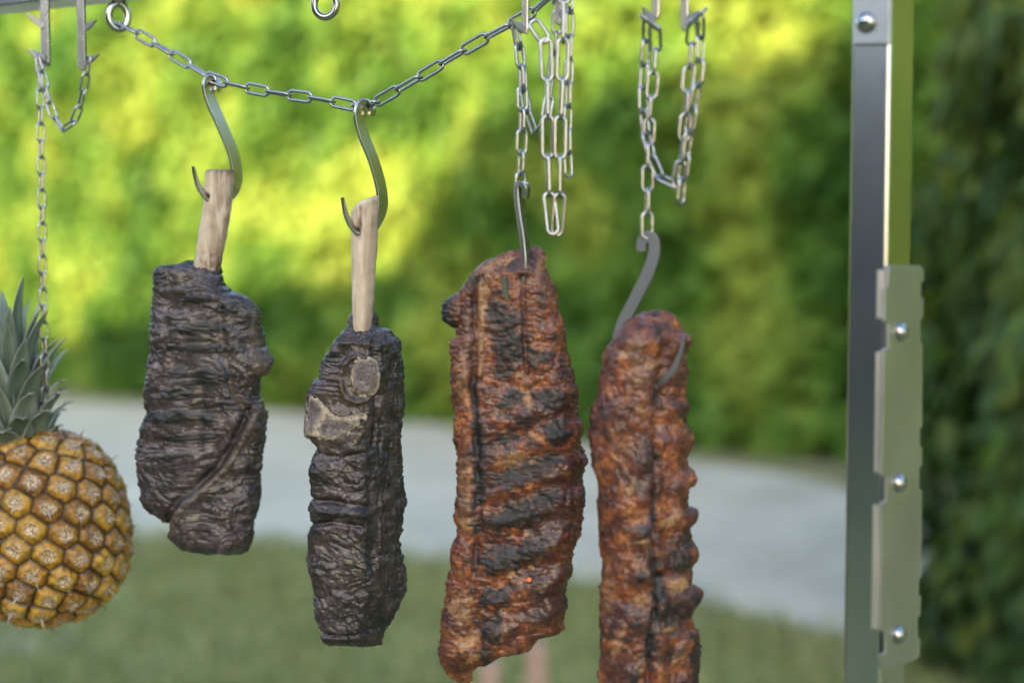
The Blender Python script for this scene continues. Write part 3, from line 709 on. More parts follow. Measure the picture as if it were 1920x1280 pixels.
# --- wide dark steak
def steak():
    Y = YL(390) + .008
    root = thing('beef_steak', 'wide charred dark steak hanging by a pale bone', 'steak', P(395, 520, Y), 'meat on the hooks')
    left = [(486, 352), (492, 335), (498, 312), (502, 296), (510, 292), (567, 289), (644, 283), (710, 276), (769, 274), (805, 262), (850, 259), (894, 260), (947, 270), (962, 285), (972, 300), (979, 314), (986, 322), (998, 325), (1012, 330), (1020, 340), (1026, 365), (1031, 400), (1036, 426)]
    right = [(486, 402), (490, 412), (520, 414), (535, 417), (548, 428), (553, 445), (561, 467), (585, 491), (650, 494), (668, 508), (682, 512), (698, 508), (708, 488), (745, 488), (775, 499), (834, 492), (882, 482), (935, 485), (971, 472), (1012, 469), (1026, 462), (1033, 445), (1036, 428)]
    marks = [(385, 560, 28, 7, -4, 1), (435, 576, 28, 9, 0, 1), (395, 612, 52, 11, -3, 1), (398, 650, 62, 8, 3, .9), (350, 695, 18, 10, 0, 1), (410, 702, 40, 13, -4, 1), (345, 734, 29, 12, -3, 1),
             (335, 776, 48, 12, -3, 1), (405, 780, 15, 12, 0, .9), (375, 813, 62, 7, -3, .8), (300, 530, 14, 18, 0, .7), (470, 600, 10, 14, 0, .6), (330, 850, 50, 6, -8, .6), (300, 900, 34, 8, 20, .5)]
    seam = [(478, 765), (462, 800), (448, 830), (420, 872), (385, 905), (350, 930), (328, 962), (322, 990)]
    def disp(PX, PY, q, B):
        fr = sstep(.3, -.2, B)
        g = fr * pline(PX, PY, seam, 7); g2 = fr * pline(PX, PY, [(394, 716), (392, 780), (388, 840)], 5); g3 = fr * pline(PX, PY, [(425, 560), (430, 640), (445, 720), (470, 765)], 6)
        rim = fr * pline(PX, PY, [(x + 12, y + 2) for x, y in seam], 9)
        ch = ell(PX, PY, marks, q, .3) * fr
        lobe = sstep(-20, 40, (PX - np.interp(PY, [p[1] for p in seam], [p[0] for p in seam])) ) * sstep(740, 820, PY)
        d = 5 * fbm(q / 34, 2, 100) + (1.15 * folds(q, 20, 30, 110, -25) + .18 * folds(q, 7, 9, 130, -20) + 1.3 * fbm(q / 13, 2, 136)) * (1 - .5 * ch) + .8 * fbm(q / 7, 2, 135) + .5 * fbm(q / 2.2, 2, 140)
        d = d - 6 * g - 2.5 * g2 - 2.5 * g3 + 2.5 * rim + 1.3 * ch + 1.1 * ch * fbm(q / 4, 2, 150) + 3 * lobe * fr
        pale = np.clip(.55 * rim + .5 * g3 + .6 * fr * pline(PX, PY, [(488, 580), (490, 640), (500, 690)], 14) + .25 * sstep(.15, .5, fbm(q / 16, 3, 160)), 0, 1) * (1 - ch) * .8
        char_dark = np.clip(1.3 * ch + .6 * sstep(.15, .55, fbm(q / 13, 3, 170)) + .5 * g, 0, 1)  # seam crease g is darkened along with the grill marks
        red = .6 * sstep(.1, .5, fbm(q / 18, 2, 180))
        return d, {'char_dark': char_dark, 'pale': pale, 'red': red}
    body, _ = slab('meat', left, right, Y, .023, SEC_STEAK, 420, disp, M['beef'], root, (.05, .07), 6, 1)
    bl = [(318, 395), (320, 388), (326, 386), (400, 380), (484, 367), (520, 360), (545, 362)]
    br = [(318, 437), (320, 438), (326, 438), (400, 431), (492, 414), (520, 408), (545, 405)]
    def bdisp(PX, PY, q, B):
        fr = sstep(.3, -.2, B); hole = fr * np.exp(-((PX - 393) ** 2 + (PY - 369) ** 2) / 5.2 ** 2)
        d = 1.0 * fbm(q / np.array([12., 12, 40]), 2, 200) + .7 * fbm(q / 9, 2, 202) - 5 * hole + .12 * fbm(q / np.array([2, 2, 6.]), 2, 203)
        edge = np.clip(np.exp(-(PY - 320) / 5.0) + .8 * sstep(455, 495, PY) * (fbm(q / 5, 2, 204) + .5), 0, 1)
        red = np.clip(.8 * edge + sstep(404, 420, PX + (PY - 330) * .13 + 6 * fbm(q / np.array([6., 6, 30]), 2, 205)) * (.5 + .25 * fbm(q / np.array([8., 8, 30]), 2, 206)), 0, 1)
        return d, {'char_dark': np.clip(hole * 1.6 + .25 * edge, 0, 1), 'pale': .5 * sstep(0, .4, fbm(q / np.array([4., 4, 30]), 2, 207)), 'red': red}  # hook hole is only a dent; its inner darkness is painted
    slab('bone', bl, br, Y - .003, .0115, superell(90, 2.3), 220, bdisp, M['bone'], root, (.03, .05), .8, 7)
steak()

# --- narrow dark roast with cut bones
def roast():
    Y = YL(690)
    root = thing('beef_roast', 'narrow dark roast on a long slanted bone, with cut bone faces', 'roast', P(685, 640, Y), 'meat on the hooks')
    left = [(579, 665), (592, 659), (612, 652), (629, 646), (650, 630), (662, 617), (680, 607), (708, 606), (714, 590), (722, 582), (739, 578), (791, 575), (812, 576), (822, 585), (835, 594), (857, 591), (910, 588), (933, 586), (978, 587), (1007, 580), (1038, 580), (1098, 589), (1158, 598), (1173, 606), (1188, 610), (1198, 620), (1206, 634), (1210, 664)]
    right = [(579, 700), (595, 704), (607, 706), (618, 712), (622, 727), (644, 742), (680, 752), (706, 754), (739, 751), (769, 757), (790, 749), (872, 748), (940, 750), (1030, 749), (1079, 756), (1109, 754), (1143, 743), (1173, 724), (1192, 716), (1205, 714), (1210, 683)]
    def disp(PX, PY, q, B):
        fr = sstep(.4, -.1, B)
        side = sstep(704, 722, PX) * fr
        front = fr * (1 - side)
        ch = ell(PX, PY, [(620, 880, 22, 20, 0, .9), (610, 960, 18, 40, 0, .6), (640, 950, 40, 10, 5, .7), (680, 1150, 60, 40, 0, .6), (700, 1000, 10, 120, 0, .8), (660, 660, 20, 25, 0, .7), (718, 860, 16, 90, 0, .5), (640, 1195, 60, 14, 0, .8)], q, .35, 2)
        horiz = pline(PX, PY, [(588, 928), (640, 930), (700, 940)], 6) + pline(PX, PY, [(590, 975), (640, 968), (690, 975)], 5) + .8 * pline(PX, PY, [(590, 838), (650, 850), (705, 840)], 5) + pline(PX, PY, [(605, 1172), (660, 1180), (715, 1172)], 4)
        ro_ = np.hypot((PX - 685) / 26, (PY - 706) / 35); rim_ = np.exp(-((ro_ - 1.2) / .16) ** 2) * fr
        seat = np.exp(-(((PX - 685) / 34) ** 2 + ((PY - 706) / 44) ** 2)) * fr
        calm = np.clip(1.2 * np.exp(-(((PX - 685) / 34) ** 2 + ((PY - 706) / 44) ** 2) ** 2) + 1.2 * np.exp(-(((PX - 622) / 62) ** 2 + ((PY - 785) / 46) ** 2) ** 2), 0, .85) * fr
        d = 4.0 * fbm(q / 30, 2, 300) + 1.1 * folds(q, 20, 30, 310, 30) * (1 - .45 * side) * (1 - calm) + 1.8 * side * ridged(q / np.array([6., 6, 40]), 2, 320) + .18 * folds(q, 7, 9, 330, 25) + 1.2 * fbm(q / 12, 2, 336) + .8 * fbm(q / 6, 2, 335) + .45 * fbm(q / 2.0, 2, 340)
        d = d - 3.0 * horiz * front + 2.5 * pline(PX, PY, [(590, 948), (650, 950), (700, 955)], 8) * front + 1.6 * seat + 2.6 * rim_ * (1 + .8 * fbm(q / 5, 2, 345)) + 3 * np.exp(-(((PX - 612) / 22) ** 2 + ((PY - 880) / 18) ** 2)) * fr
        knob = pline(PX, PY, [(648, 625), (640, 655)], 8) + pline(PX, PY, [(727, 632), (738, 660)], 9)
        d = d + 3 * knob * fr - 3.5 * pline(PX, PY, [(712, 640), (716, 740), (712, 830)], 5) * fr
        pale = np.clip(.30 * side * sstep(-.1, .4, fbm(q / np.array([6., 6, 30]), 3, 350)) + .22 * sstep(.1, .45, fbm(q / 9, 3, 355)) * front  # side term paints in the olive tint reflected from the greenery
                       + .3 * pline(PX, PY, [(665, 640), (690, 650)], 14) + .75 * fr * np.exp(-(((PX - 628) / 62) ** 2 + ((PY - 782) / 50) ** 2)) * sstep(-.3, .35, fbm(q / 5, 3, 358)) + .5 * rim_, 0, 1)
        char_dark = np.clip(ch * .9 + .55 * sstep(.1, .5, fbm(q / 11, 3, 360)) + .3 * side, 0, 1)  # side term paints shade on the face turned from the light
        red = np.clip(.5 * sstep(.1, .4, fbm(q / 14, 2, 370)) + .6 * pline(PX, PY, [(640, 700), (665, 760), (700, 740)], 14) * fr, 0, 1)
        return d, {'char_dark': char_dark, 'pale': pale, 'red': red}
    body, V = slab('meat', left, right, Y, .031, SEC_ROAST, 470, disp, M['beef'], root, (.10, .06), 5, 3)
    bl = [(367, 702), (372, 690), (380, 672), (388, 663), (396, 659), (500, 660), (590, 662), (640, 664), (680, 666)]
    br = [(367, 710), (380, 710), (460, 706), (570, 700), (640, 692), (680, 690)]
    def bdisp(PX, PY, q, B):
        fr = sstep(.3, -.2, B); hole = fr * np.exp(-((PX - 672) ** 2 / 5 ** 2 + (PY - 434) ** 2 / 8 ** 2))
        hollow = fr * np.exp(-((PX - 682 + (PY - 400) * .08) / 9) ** 2) * sstep(378, 392, PY) * sstep(462, 425, PY)
        d = 1.0 * fbm(q / np.array([12., 12, 40]), 2, 400) + .7 * fbm(q / 9, 2, 402) - 4.5 * hole - 2.0 * hollow + .12 * fbm(q / np.array([2, 2, 6.]), 2, 403)
        rt = sstep(690, 702, PX + (PY - 400) * .04)
        red = np.clip(.9 * hollow + .5 * rt * (.7 + .6 * fbm(q / np.array([7., 7, 30]), 2, 405)) + .35 * sstep(.15, .5, fbm(q / np.array([4.5, 4.5, 60]), 2, 406)) + .5 * sstep(600, 650, PY) * sstep(-.1, .3, fbm(q / 4, 2, 408)), 0, 1)
        return d, {'char_dark': np.clip(1.5 * hole, 0, 1), 'pale': .6 * sstep(0, .4, fbm(q / np.array([4., 4, 24]), 2, 407)) * (1 - rt), 'red': red}  # dark inside of the dented hook hole is painted on
    slab('bone', bl, br, Y - .009, .0105, superell(90, 2.2), 260, bdisp, M['bone'], root, (.04, .05), .8, 9)
    # cut bone faces, let into the near side
    def cut(poly, c, name, lift, rim, spots, seed, dome_=.0015, lines=None):
        poly = np.asarray(poly, float); o = catmull(poly, 120, True); c = np.asarray(c, float); rings = 26
        rr = np.linspace(0.02, 1, rings); GX = c[0] + (o[:, 0] - c[0])[None] * rr[:, None]; GY = c[1] + (o[:, 1] - c[1])[None] * rr[:, None]
        fl = V.reshape(-1, 3); fl = fl[fl[:, 1] < Y + .002]; ang = fl / fl[:, 1:2] - CAMP / fl[:, 1:2]
        tg_ = ray(GX, GY); tg_ = tg_ / tg_[..., 1:2]; t2 = tg_.reshape(-1, 3)
        dd = np.hypot(ang[None, :, 0] - t2[:, None, 0], ang[None, :, 2] - t2[:, None, 2]); k_ = np.argpartition(dd, 60, axis=1)[:, :60]
        loc = np.percentile(fl[k_, 1], 20, axis=1).reshape(GX.shape); const = np.percentile(loc, 30)
        rag = fbm(np.stack([GX / 8, GY / 8, 0 * GX], -1), 3, seed + 8)
        Yg = .75 * loc + .25 * const - lift - .0008 * rr[:, None] ** 2 + (.0050 + .004 * rag) * sstep(.70, 1.05, rr + 0 * rr)[:, None] + .0012 * rag
        D = np.concatenate([Yg, Yg[-1:] + .002, Yg[-1:] + .016], 0); GX = np.concatenate([GX, GX[-1:], GX[-1:]], 0); GY = np.concatenate([GY, GY[-1:], GY[-1:]], 0)
        v = P(GX, GY, D); q = v * 1000
        v = v + np.array([0, -1, 0]) * (.0007 * fbm(q / 2.2, 3, seed))[..., None]
        eb = [tuple(p) for p in o] + [tuple(o[0])]; dist = -np.log(np.maximum(pline(GX, GY, eb, 1.0), 1e-300)); dist = np.sqrt(np.clip(dist, 0, 600))
        if lines:
            pale = sum(pline(GX + 5 * fbm(q / 6, 2, seed + 2), GY + 4 * fbm(q / 6, 2, seed + 3), l_, w_) for l_, w_ in lines); pale = np.clip(pale * (.75 + .8 * fbm(q / 4, 2, seed + 6)), 0, 1)
        else: pale = sstep(rim * 1.4, rim * .5, dist + 4.5 * fbm(q / 4, 3, seed + 2)) * sstep(-.55, -.1, fbm(q / 9, 2, seed + 6)) if rim else 0 * GX
        char_dark = np.clip(ell(GX, GY, spots, q, .5, seed) * .8 + .35 * sstep(.15, .5, fbm(q / 2.5, 2, seed + 4)) * (1 - pale), 0, 1)
        nn, m = v.shape[:2]; idx = np.arange(nn * m).reshape(nn, m); nx = np.roll(idx, -1, 1)
        Fc = np.stack([idx[:-1], nx[:-1], nx[1:], idx[1:]], -1).reshape(-1, 4).tolist() + [tuple(int(i) for i in idx[0])]
        mk(name, v.reshape(-1, 3), Fc, M['bonecut'], root, {'char_dark': char_dark.reshape(-1), 'pale': pale.reshape(-1), 'red': 0 * char_dark.reshape(-1)})
    t = np.linspace(0, 2 * math.pi, 14, endpoint=False)
    cut([(685 + 28 * np.sign(math.cos(x)) * abs(math.cos(x)) ** .8, 706 + 38 * np.sign(math.sin(x)) * abs(math.sin(x)) ** .8) for x in t], (685, 706), 'cut_bone', .0022, 5, [(675, 700, 8, 12, 0, .5)], 420)
    cut([(639 + 23 * math.cos(x), 769 + 13 * math.sin(x) + 4 * math.cos(x)) for x in t], (639, 769), 'cartilage', .0006, 0, [], 425)
    cut([(576, 738), (592, 740), (606, 750), (616, 762), (630, 774), (648, 778), (668, 774), (690, 772), (690, 786), (676, 800), (662, 810), (648, 822), (630, 828), (610, 829), (590, 824), (571, 818), (570, 790), (573, 762)], (614, 794), 'cut_vertebra', .0012, 7,
        [(588, 768, 10, 17, 0, .6), (606, 802, 8, 8, 0, .9), (636, 798, 17, 7, -8, .75)], 430,
        lines=[([(580, 745), (595, 750), (610, 768), (627, 783), (655, 785), (684, 780)], 4.5), ([(684, 781), (664, 803), (644, 820), (612, 823), (577, 813)], 4), ([(609, 770), (604, 786), (594, 800), (592, 815)], 5), ([(577, 750), (577, 812)], 2.5)])
roast()

# --- charred rack of ribs
def rack():
    Y = YL(965) - .02
    root = thing('rib_rack', 'flat orange brown rib rack with black charred bands', 'ribs', P(970, 480, Y), 'meat on the hooks')
    left = [(461, 985), (466, 975), (474, 948), (484, 925), (495, 903), (510, 889), (526, 876), (545, 863), (580, 860), (620, 860), (634, 859), (646, 846), (701, 852), (767, 858), (828, 860), (852, 865), (880, 862), (926, 864), (955, 857), (1001, 859), (1024, 853), (1057, 854), (1096, 843), (1139, 839), (1178, 833), (1214, 831), (1254, 841), (1270, 852), (1279, 864)]
    right = [(461, 996), (464, 1012), (470, 1018), (505, 1023), (540, 1041), (584, 1053), (619, 1061), (660, 1066), (701, 1073), (732, 1084), (770, 1085), (811, 1092), (835, 1092), (867, 1097), (903, 1089), (962, 1090), (985, 1084), (1031, 1076), (1063, 1071), (1113, 1059), (1145, 1058), (1180, 1058), (1188, 1045), (1191, 1028), (1194, 1008), (1203, 1002), (1214, 994), (1217, 975), (1222, 960), (1232, 935), (1241, 913), (1245, 896), (1250, 884), (1260, 882), (1270, 886), (1276, 882), (1279, 874)]
    marks = [(950, 600, 34, 22, -10, .95), (965, 650, 40, 34, -20, 1), (938, 580, 24, 14, 0, .9), (1015, 668, 26, 18, -20, .9), (950, 690, 22, 20, -10, .9),
             (962, 745, 26, 17, -30, 1), (1037, 742, 30, 20, -10, 1), (985, 785, 16, 14, -40, .9), (1045, 805, 24, 24, -25, .95), (955, 815, 26, 16, -35, .95), (1000, 825, 22, 10, 0, .8),
             (900, 780, 8, 60, -3, .9), (905, 830, 14, 48, 0, .95), (908, 900, 14, 60, 0, .95), (985, 880, 66, 20, -24, 1), (1030, 862, 30, 16, -20, .9), (965, 960, 74, 24, -17, 1), (1020, 930, 34, 16, -22, .9),
             (955, 1035, 66, 26, -11, 1), (1000, 1018, 28, 20, -10, .9), (930, 1110, 32, 20, -8, .95), (925, 1170, 20, 40, 10, .95), (915, 1215, 14, 24, 0, .9), (996, 480, 11, 9, 0, 1), (968, 500, 18, 9, -30, .8), (1020, 560, 8, 24, 0, .7),
             (888, 525, 16, 15, 0, .7), (985, 1090, 40, 8, -18, .5), (1055, 700, 14, 12, 0, .5), (1025, 1105, 30, 8, -20, .5), (1010, 1150, 16, 12, 0, .5)]
    pales = [(905, 600, 5, 90, 1, .8), (915, 560, 8, 40, 8, .6), (935, 495, 36, 9, -22, .6), (993, 745, 12, 20, 0, .6), (975, 855, 34, 14, 0, .7), (878, 900, 14, 60, 0, .35), (882, 975, 14, 14, 0, .8), (990, 992, 8, 6, 60, .9), (963, 1066, 10, 5, -50, 1),
             (1000, 1055, 6, 5, 0, .9), (870, 1130, 22, 30, 0, .6), (885, 1190, 34, 9, -30, .8), (895, 1222, 26, 7, -25, .9), (950, 1135, 8, 5, 40, .9), (940, 1180, 10, 24, 30, .5), (1015, 500, 8, 14, 0, .4), (875, 700, 10, 60, 0, .4)]
    reds = [(1040, 960, 44, 110, 15, .9), (880, 590, 18, 60, 0, .5), (1030, 1080, 40, 60, 10, .9), (920, 850, 12, 70, 0, .6), (1040, 780, 40, 40, 0, .7), (1020, 1150, 40, 40, 0, .6), (1050, 880, 40, 60, 0, .7)]
    ribs_s = [780, 842, 908, 968, 1040, 1105, 1165]
    def disp(PX, PY, q, B):
        fr = sstep(.35, -.2, B)
        s = PY + .36 * (PX - 965) + 5 * fbm(q / 20, 2, 500)
        ridge = 0
        for k in ribs_s: ridge = ridge + np.exp(-((s - k) / 19) ** 2)
        ridge = ridge * sstep(905, 935, PX) * sstep(700, 800, PY) * fr
        ch = ell(PX, PY, marks, q, .42, 4) * fr; pa = ell(PX, PY, pales, q, .4, 5) * fr; rd = ell(PX, PY, reds, q, .4, 6) * fr
        gr = fr * (.5 + .9 * np.clip(fbm(q / 18, 2, 506) + .3, 0, 1)) * pline(PX + 7 * fbm(q / 13, 2, 507), PY, [(899, 520), (897, 640), (893, 720), (902, 860), (902, 1000), (896, 1060)], 7)
        gr2 = fr * pline(PX, PY, [(985, 520), (988, 620), (993, 700)], 4)
        strip = fr * pline(PX, PY, [(906, 530), (908, 620), (905, 700)], 5)
        colm = fr * sstep(897, 880, PX) * sstep(640, 700, PY)
        blob = fbm(q / 9, 2, 510)
        d = 3.5 * fbm(q / 32, 2, 505) + 3.6 * ridge + 1.5 * blob + .5 * folds(q, 8, 12, 520, -65) * (1 - .8 * ch) + .5 * fbm(q / 5, 2, 525) + .9 * np.abs(fbm(q / 2.6, 2, 530)) * 1.6 - 4.5 * gr - 2.5 * gr2 + 2.2 * strip + 2.0 * colm
        d = d + ch * (.8 + 1.1 * fbm(q / 4, 2, 540) + .7 * fbm(q / 1.8, 2, 542))
        edge = sstep(.75, 1.0, np.abs(B * 0 + (PX - 970) / 115))
        d = d + 1.8 * edge * fbm(q / 4, 2, 545)
        char_dark = np.clip(ch * (.95 + .5 * fbm(q / 3, 2, 548)) + .65 * sstep(.12, .42, fbm(q / 6, 3, 550)) + .6 * gr + .35 * gr2, 0, 1)  # grooves gr and gr2 are darkened as well as the charred marks
        pale = np.clip(pa + .5 * strip + .30 * sstep(.15, .5, fbm(q / 8, 3, 560)), 0, 1) * .85
        red = np.clip(rd + .35 * sstep(.0, .4, fbm(q / 15, 2, 570)), 0, 1)
        return d, {'char_dark': char_dark, 'pale': pale, 'red': red}
    slab('meat', left, right, Y, .019, SEC_RACK, 520, disp, M['rib'], root, (.06, .05), 4, 11)
    # dark nub at the shoulder
    def nd(PX, PY, q, B):
        return 1.5 * fbm(q / 6, 2, 580) + 1.2 * fbm(q / 2.5, 2, 583), {'char_dark': np.clip(sstep(862, 836, PX) + .7 * sstep(585, 610, PY), 0, 1), 'pale': 0 * PX, 'red': .6 + 0 * PX}
    slab('nub', [(545, 866), (556, 845), (567, 832), (585, 828), (600, 830), (610, 842), (616, 856)], [(545, 880), (560, 884), (580, 886), (600, 884), (610, 878), (616, 868)], Y - .002, .012, superell(60, 2.2), 80, nd, M['rib'], root, (.4, .4), 2, 15)
    # orange dot of light on the glaze, imitated by a saturated bead
    m, ns, ls, b = new_mat('orange_light_dot'); b.inputs['Base Color'].default_value = (.95, .18, .05, 1); b.inputs['Roughness'].default_value = .3
    c = P(992, 1087, Y - .0265); ph = np.linspace(0, 2 * math.pi, 20, endpoint=False)
    mb = MB(); mb.grid(np.array([[c + np.array([0.0019 * k * math.cos(t), .001 - h * .0018, 0.0019 * k * math.sin(t)]) for t in ph] for k, h in ((1, -1.5), (1, 0), (.85, .3), (.5, .5), (.05, .56))]), True, True)
    mb.build('light_dot', m, root)
rack()

# --- redder, slimmer rack
def rack2():
    Y = YL(1205) - .022
    root = thing('rib_rack', 'slim reddish rib rack seen edge on, with small bone ends', 'ribs', P(1210, 600, Y), 'meat on the hooks')
    left = [(582, 1222), (590, 1205), (596, 1192), (605, 1176), (620, 1163), (636, 1150), (667, 1132), (691, 1128), (729, 1126), (757, 1111), (777, 1106), (819, 1106), (870, 1109), (909, 1119), (958, 1123), (1024, 1126), (1090, 1126), (1142, 1128), (1188, 1129), (1237, 1126), (1290, 1123), (1330, 1128), (1352, 1150), (1362, 1190)]
    right = [(582, 1240), (586, 1252), (593, 1266), (610, 1275), (623, 1280), (630, 1290), (640, 1293), (654, 1290), (671, 1283), (698, 1292), (722, 1286), (746, 1283), (760, 1293), (791, 1286), (822, 1297), (835, 1296), (860, 1286), (880, 1290), (887, 1301), (905, 1300), (919, 1292), (952, 1290), (960, 1303), (975, 1302), (991, 1292), (1017, 1296), (1028, 1307), (1054, 1307), (1068, 1295), (1100, 1297), (1110, 1313), (1125, 1313), (1139, 1306), (1155, 1297), (1175, 1300), (1186, 1313), (1240, 1312), (1290, 1310), (1330, 1300), (1352, 1270), (1362, 1210)]
    marks = [(1232, 735, 9, 24, 8, .9), (1228, 840, 7, 22, -6, .7), (1226, 950, 7, 40, 4, .9), (1232, 1080, 14, 60, -6, .9), (1222, 1190, 14, 50, 0, .9), (1240, 612, 14, 8, 10, .6), (1210, 860, 14, 16, 0, .5), (1208, 985, 16, 12, 0, .6),
             (1205, 1068, 12, 12, 0, .9), (1195, 1152, 13, 12, 0, .9), (1193, 1250, 14, 14, 0, .9), (1145, 925, 18, 14, 0, .5), (1270, 1040, 30, 20, 0, .8), (1262, 1140, 40, 22, 0, .8), (1300, 1125, 10, 18, 0, .9), (1280, 1015, 20, 26, 0, .7), (1286, 770, 10, 24, 0, .5), (1305, 1240, 10, 60, 0, .9), (1255, 1215, 40, 12, -20, .7), (1150, 1180, 18, 8, 0, .6), (1228, 588, 8, 6, 0, .9)]
    pales = [(1167, 660, 14, 6, 20, .8), (1225, 680, 18, 8, -30, .6), (1190, 650, 20, 20, 0, .35), (1200, 690, 18, 30, 0, .3), (1270, 1090, 16, 14, -20, 1), (1255, 1168, 16, 6, -15, 1), (1252, 972, 16, 10, 0, .7), (1268, 960, 10, 14, 0, .6), (1203, 1002, 18, 4, -8, .8), (1212, 1060, 6, 12, 20, .7), (1200, 1240, 16, 5, -20, .8), (1160, 1190, 8, 30, 15, .7), (1275, 1215, 24, 9, -60, .7), (1200, 760, 8, 14, -30, .5), (1185, 905, 6, 14, 30, .7), (1205, 1110, 16, 10, 0, .5), (1140, 1100, 10, 60, 0, .35)]
    reds = [(1150, 780, 28, 40, 0, .5), (1215, 1000, 24, 40, 0, .7), (1260, 1130, 40, 50, 0, .8), (1210, 850, 16, 60, 0, .6), (1170, 1150, 36, 40, 0, .6), (1170, 1250, 30, 40, 0, .8), (1270, 700, 16, 60, 0, .4)]
    def disp(PX, PY, q, B):
        fr = sstep(.5, 0, B)
        ch = ell(PX, PY, marks, q, .42, 7) * fr; pa = ell(PX, PY, pales, q, .4, 8) * fr; rd = ell(PX, PY, reds, q, .4, 9) * fr
        wg = 9 * fbm(q / 14, 2, 605)
        gr = fr * (.55 + .9 * np.clip(fbm(q / 16, 2, 606) + .3, 0, 1)) * pline(PX + wg, PY, [(1240, 690), (1234, 760), (1228, 900), (1226, 1020), (1236, 1080), (1222, 1200), (1215, 1300)], 6)
        knobs = 0
        for x, y, r in ((1205, 862, 15), (1205, 925, 14), (1204, 990, 16), (1205, 1066, 15), (1194, 1152, 16), (1193, 1248, 18), (1218, 700, 20), (1285, 640, 12), (1296, 900, 12), (1300, 968, 12), (1303, 1042, 14), (1308, 1118, 16), (1262, 1090, 14)):
            knobs = knobs + np.exp(-(((PX - x) / r) ** 2 + ((PY - y) / r) ** 2))
        lobes = sum(np.exp(-((PY - k - .25 * (PX - 1260)) / 20) ** 2) for k in (760, 830, 900, 970, 1045, 1120, 1200, 1270)) * sstep(1230, 1262, PX)
        d = 3.5 * fbm(q / 32, 2, 600) + 2.8 * knobs * fr + .8 * lobes * fr + 1.5 * fbm(q / 9, 2, 610) + .8 * folds(q, 7, 16, 620) + 1.3 * np.abs(fbm(q / 2.8, 2, 630)) - 5 * gr
        d = d + .8 * ch * fbm(q / 2.6, 2, 640) + 1.5 * pa * sstep(1200, 1260, PX)
        char_dark = np.clip(ch * .95 + .55 * sstep(.15, .45, fbm(q / 6, 3, 650)) + .25 * gr, 0, 1)  # the seam gr is darkened too
        pale = np.clip(pa + .28 * sstep(.15, .5, fbm(q / np.array([7, 7, 14.]), 3, 660)), 0, 1) * .85
        red = np.clip(rd + .45 * sstep(-.05, .35, fbm(q / 13, 2, 670)), 0, 1)
        return d, {'char_dark': char_dark, 'pale': pale, 'red': red}
    slab('meat', left, right, Y, .028, SEC_RIB4, 520, disp, M['rib'], root, (.07, .08), 4, 17)
rack2()

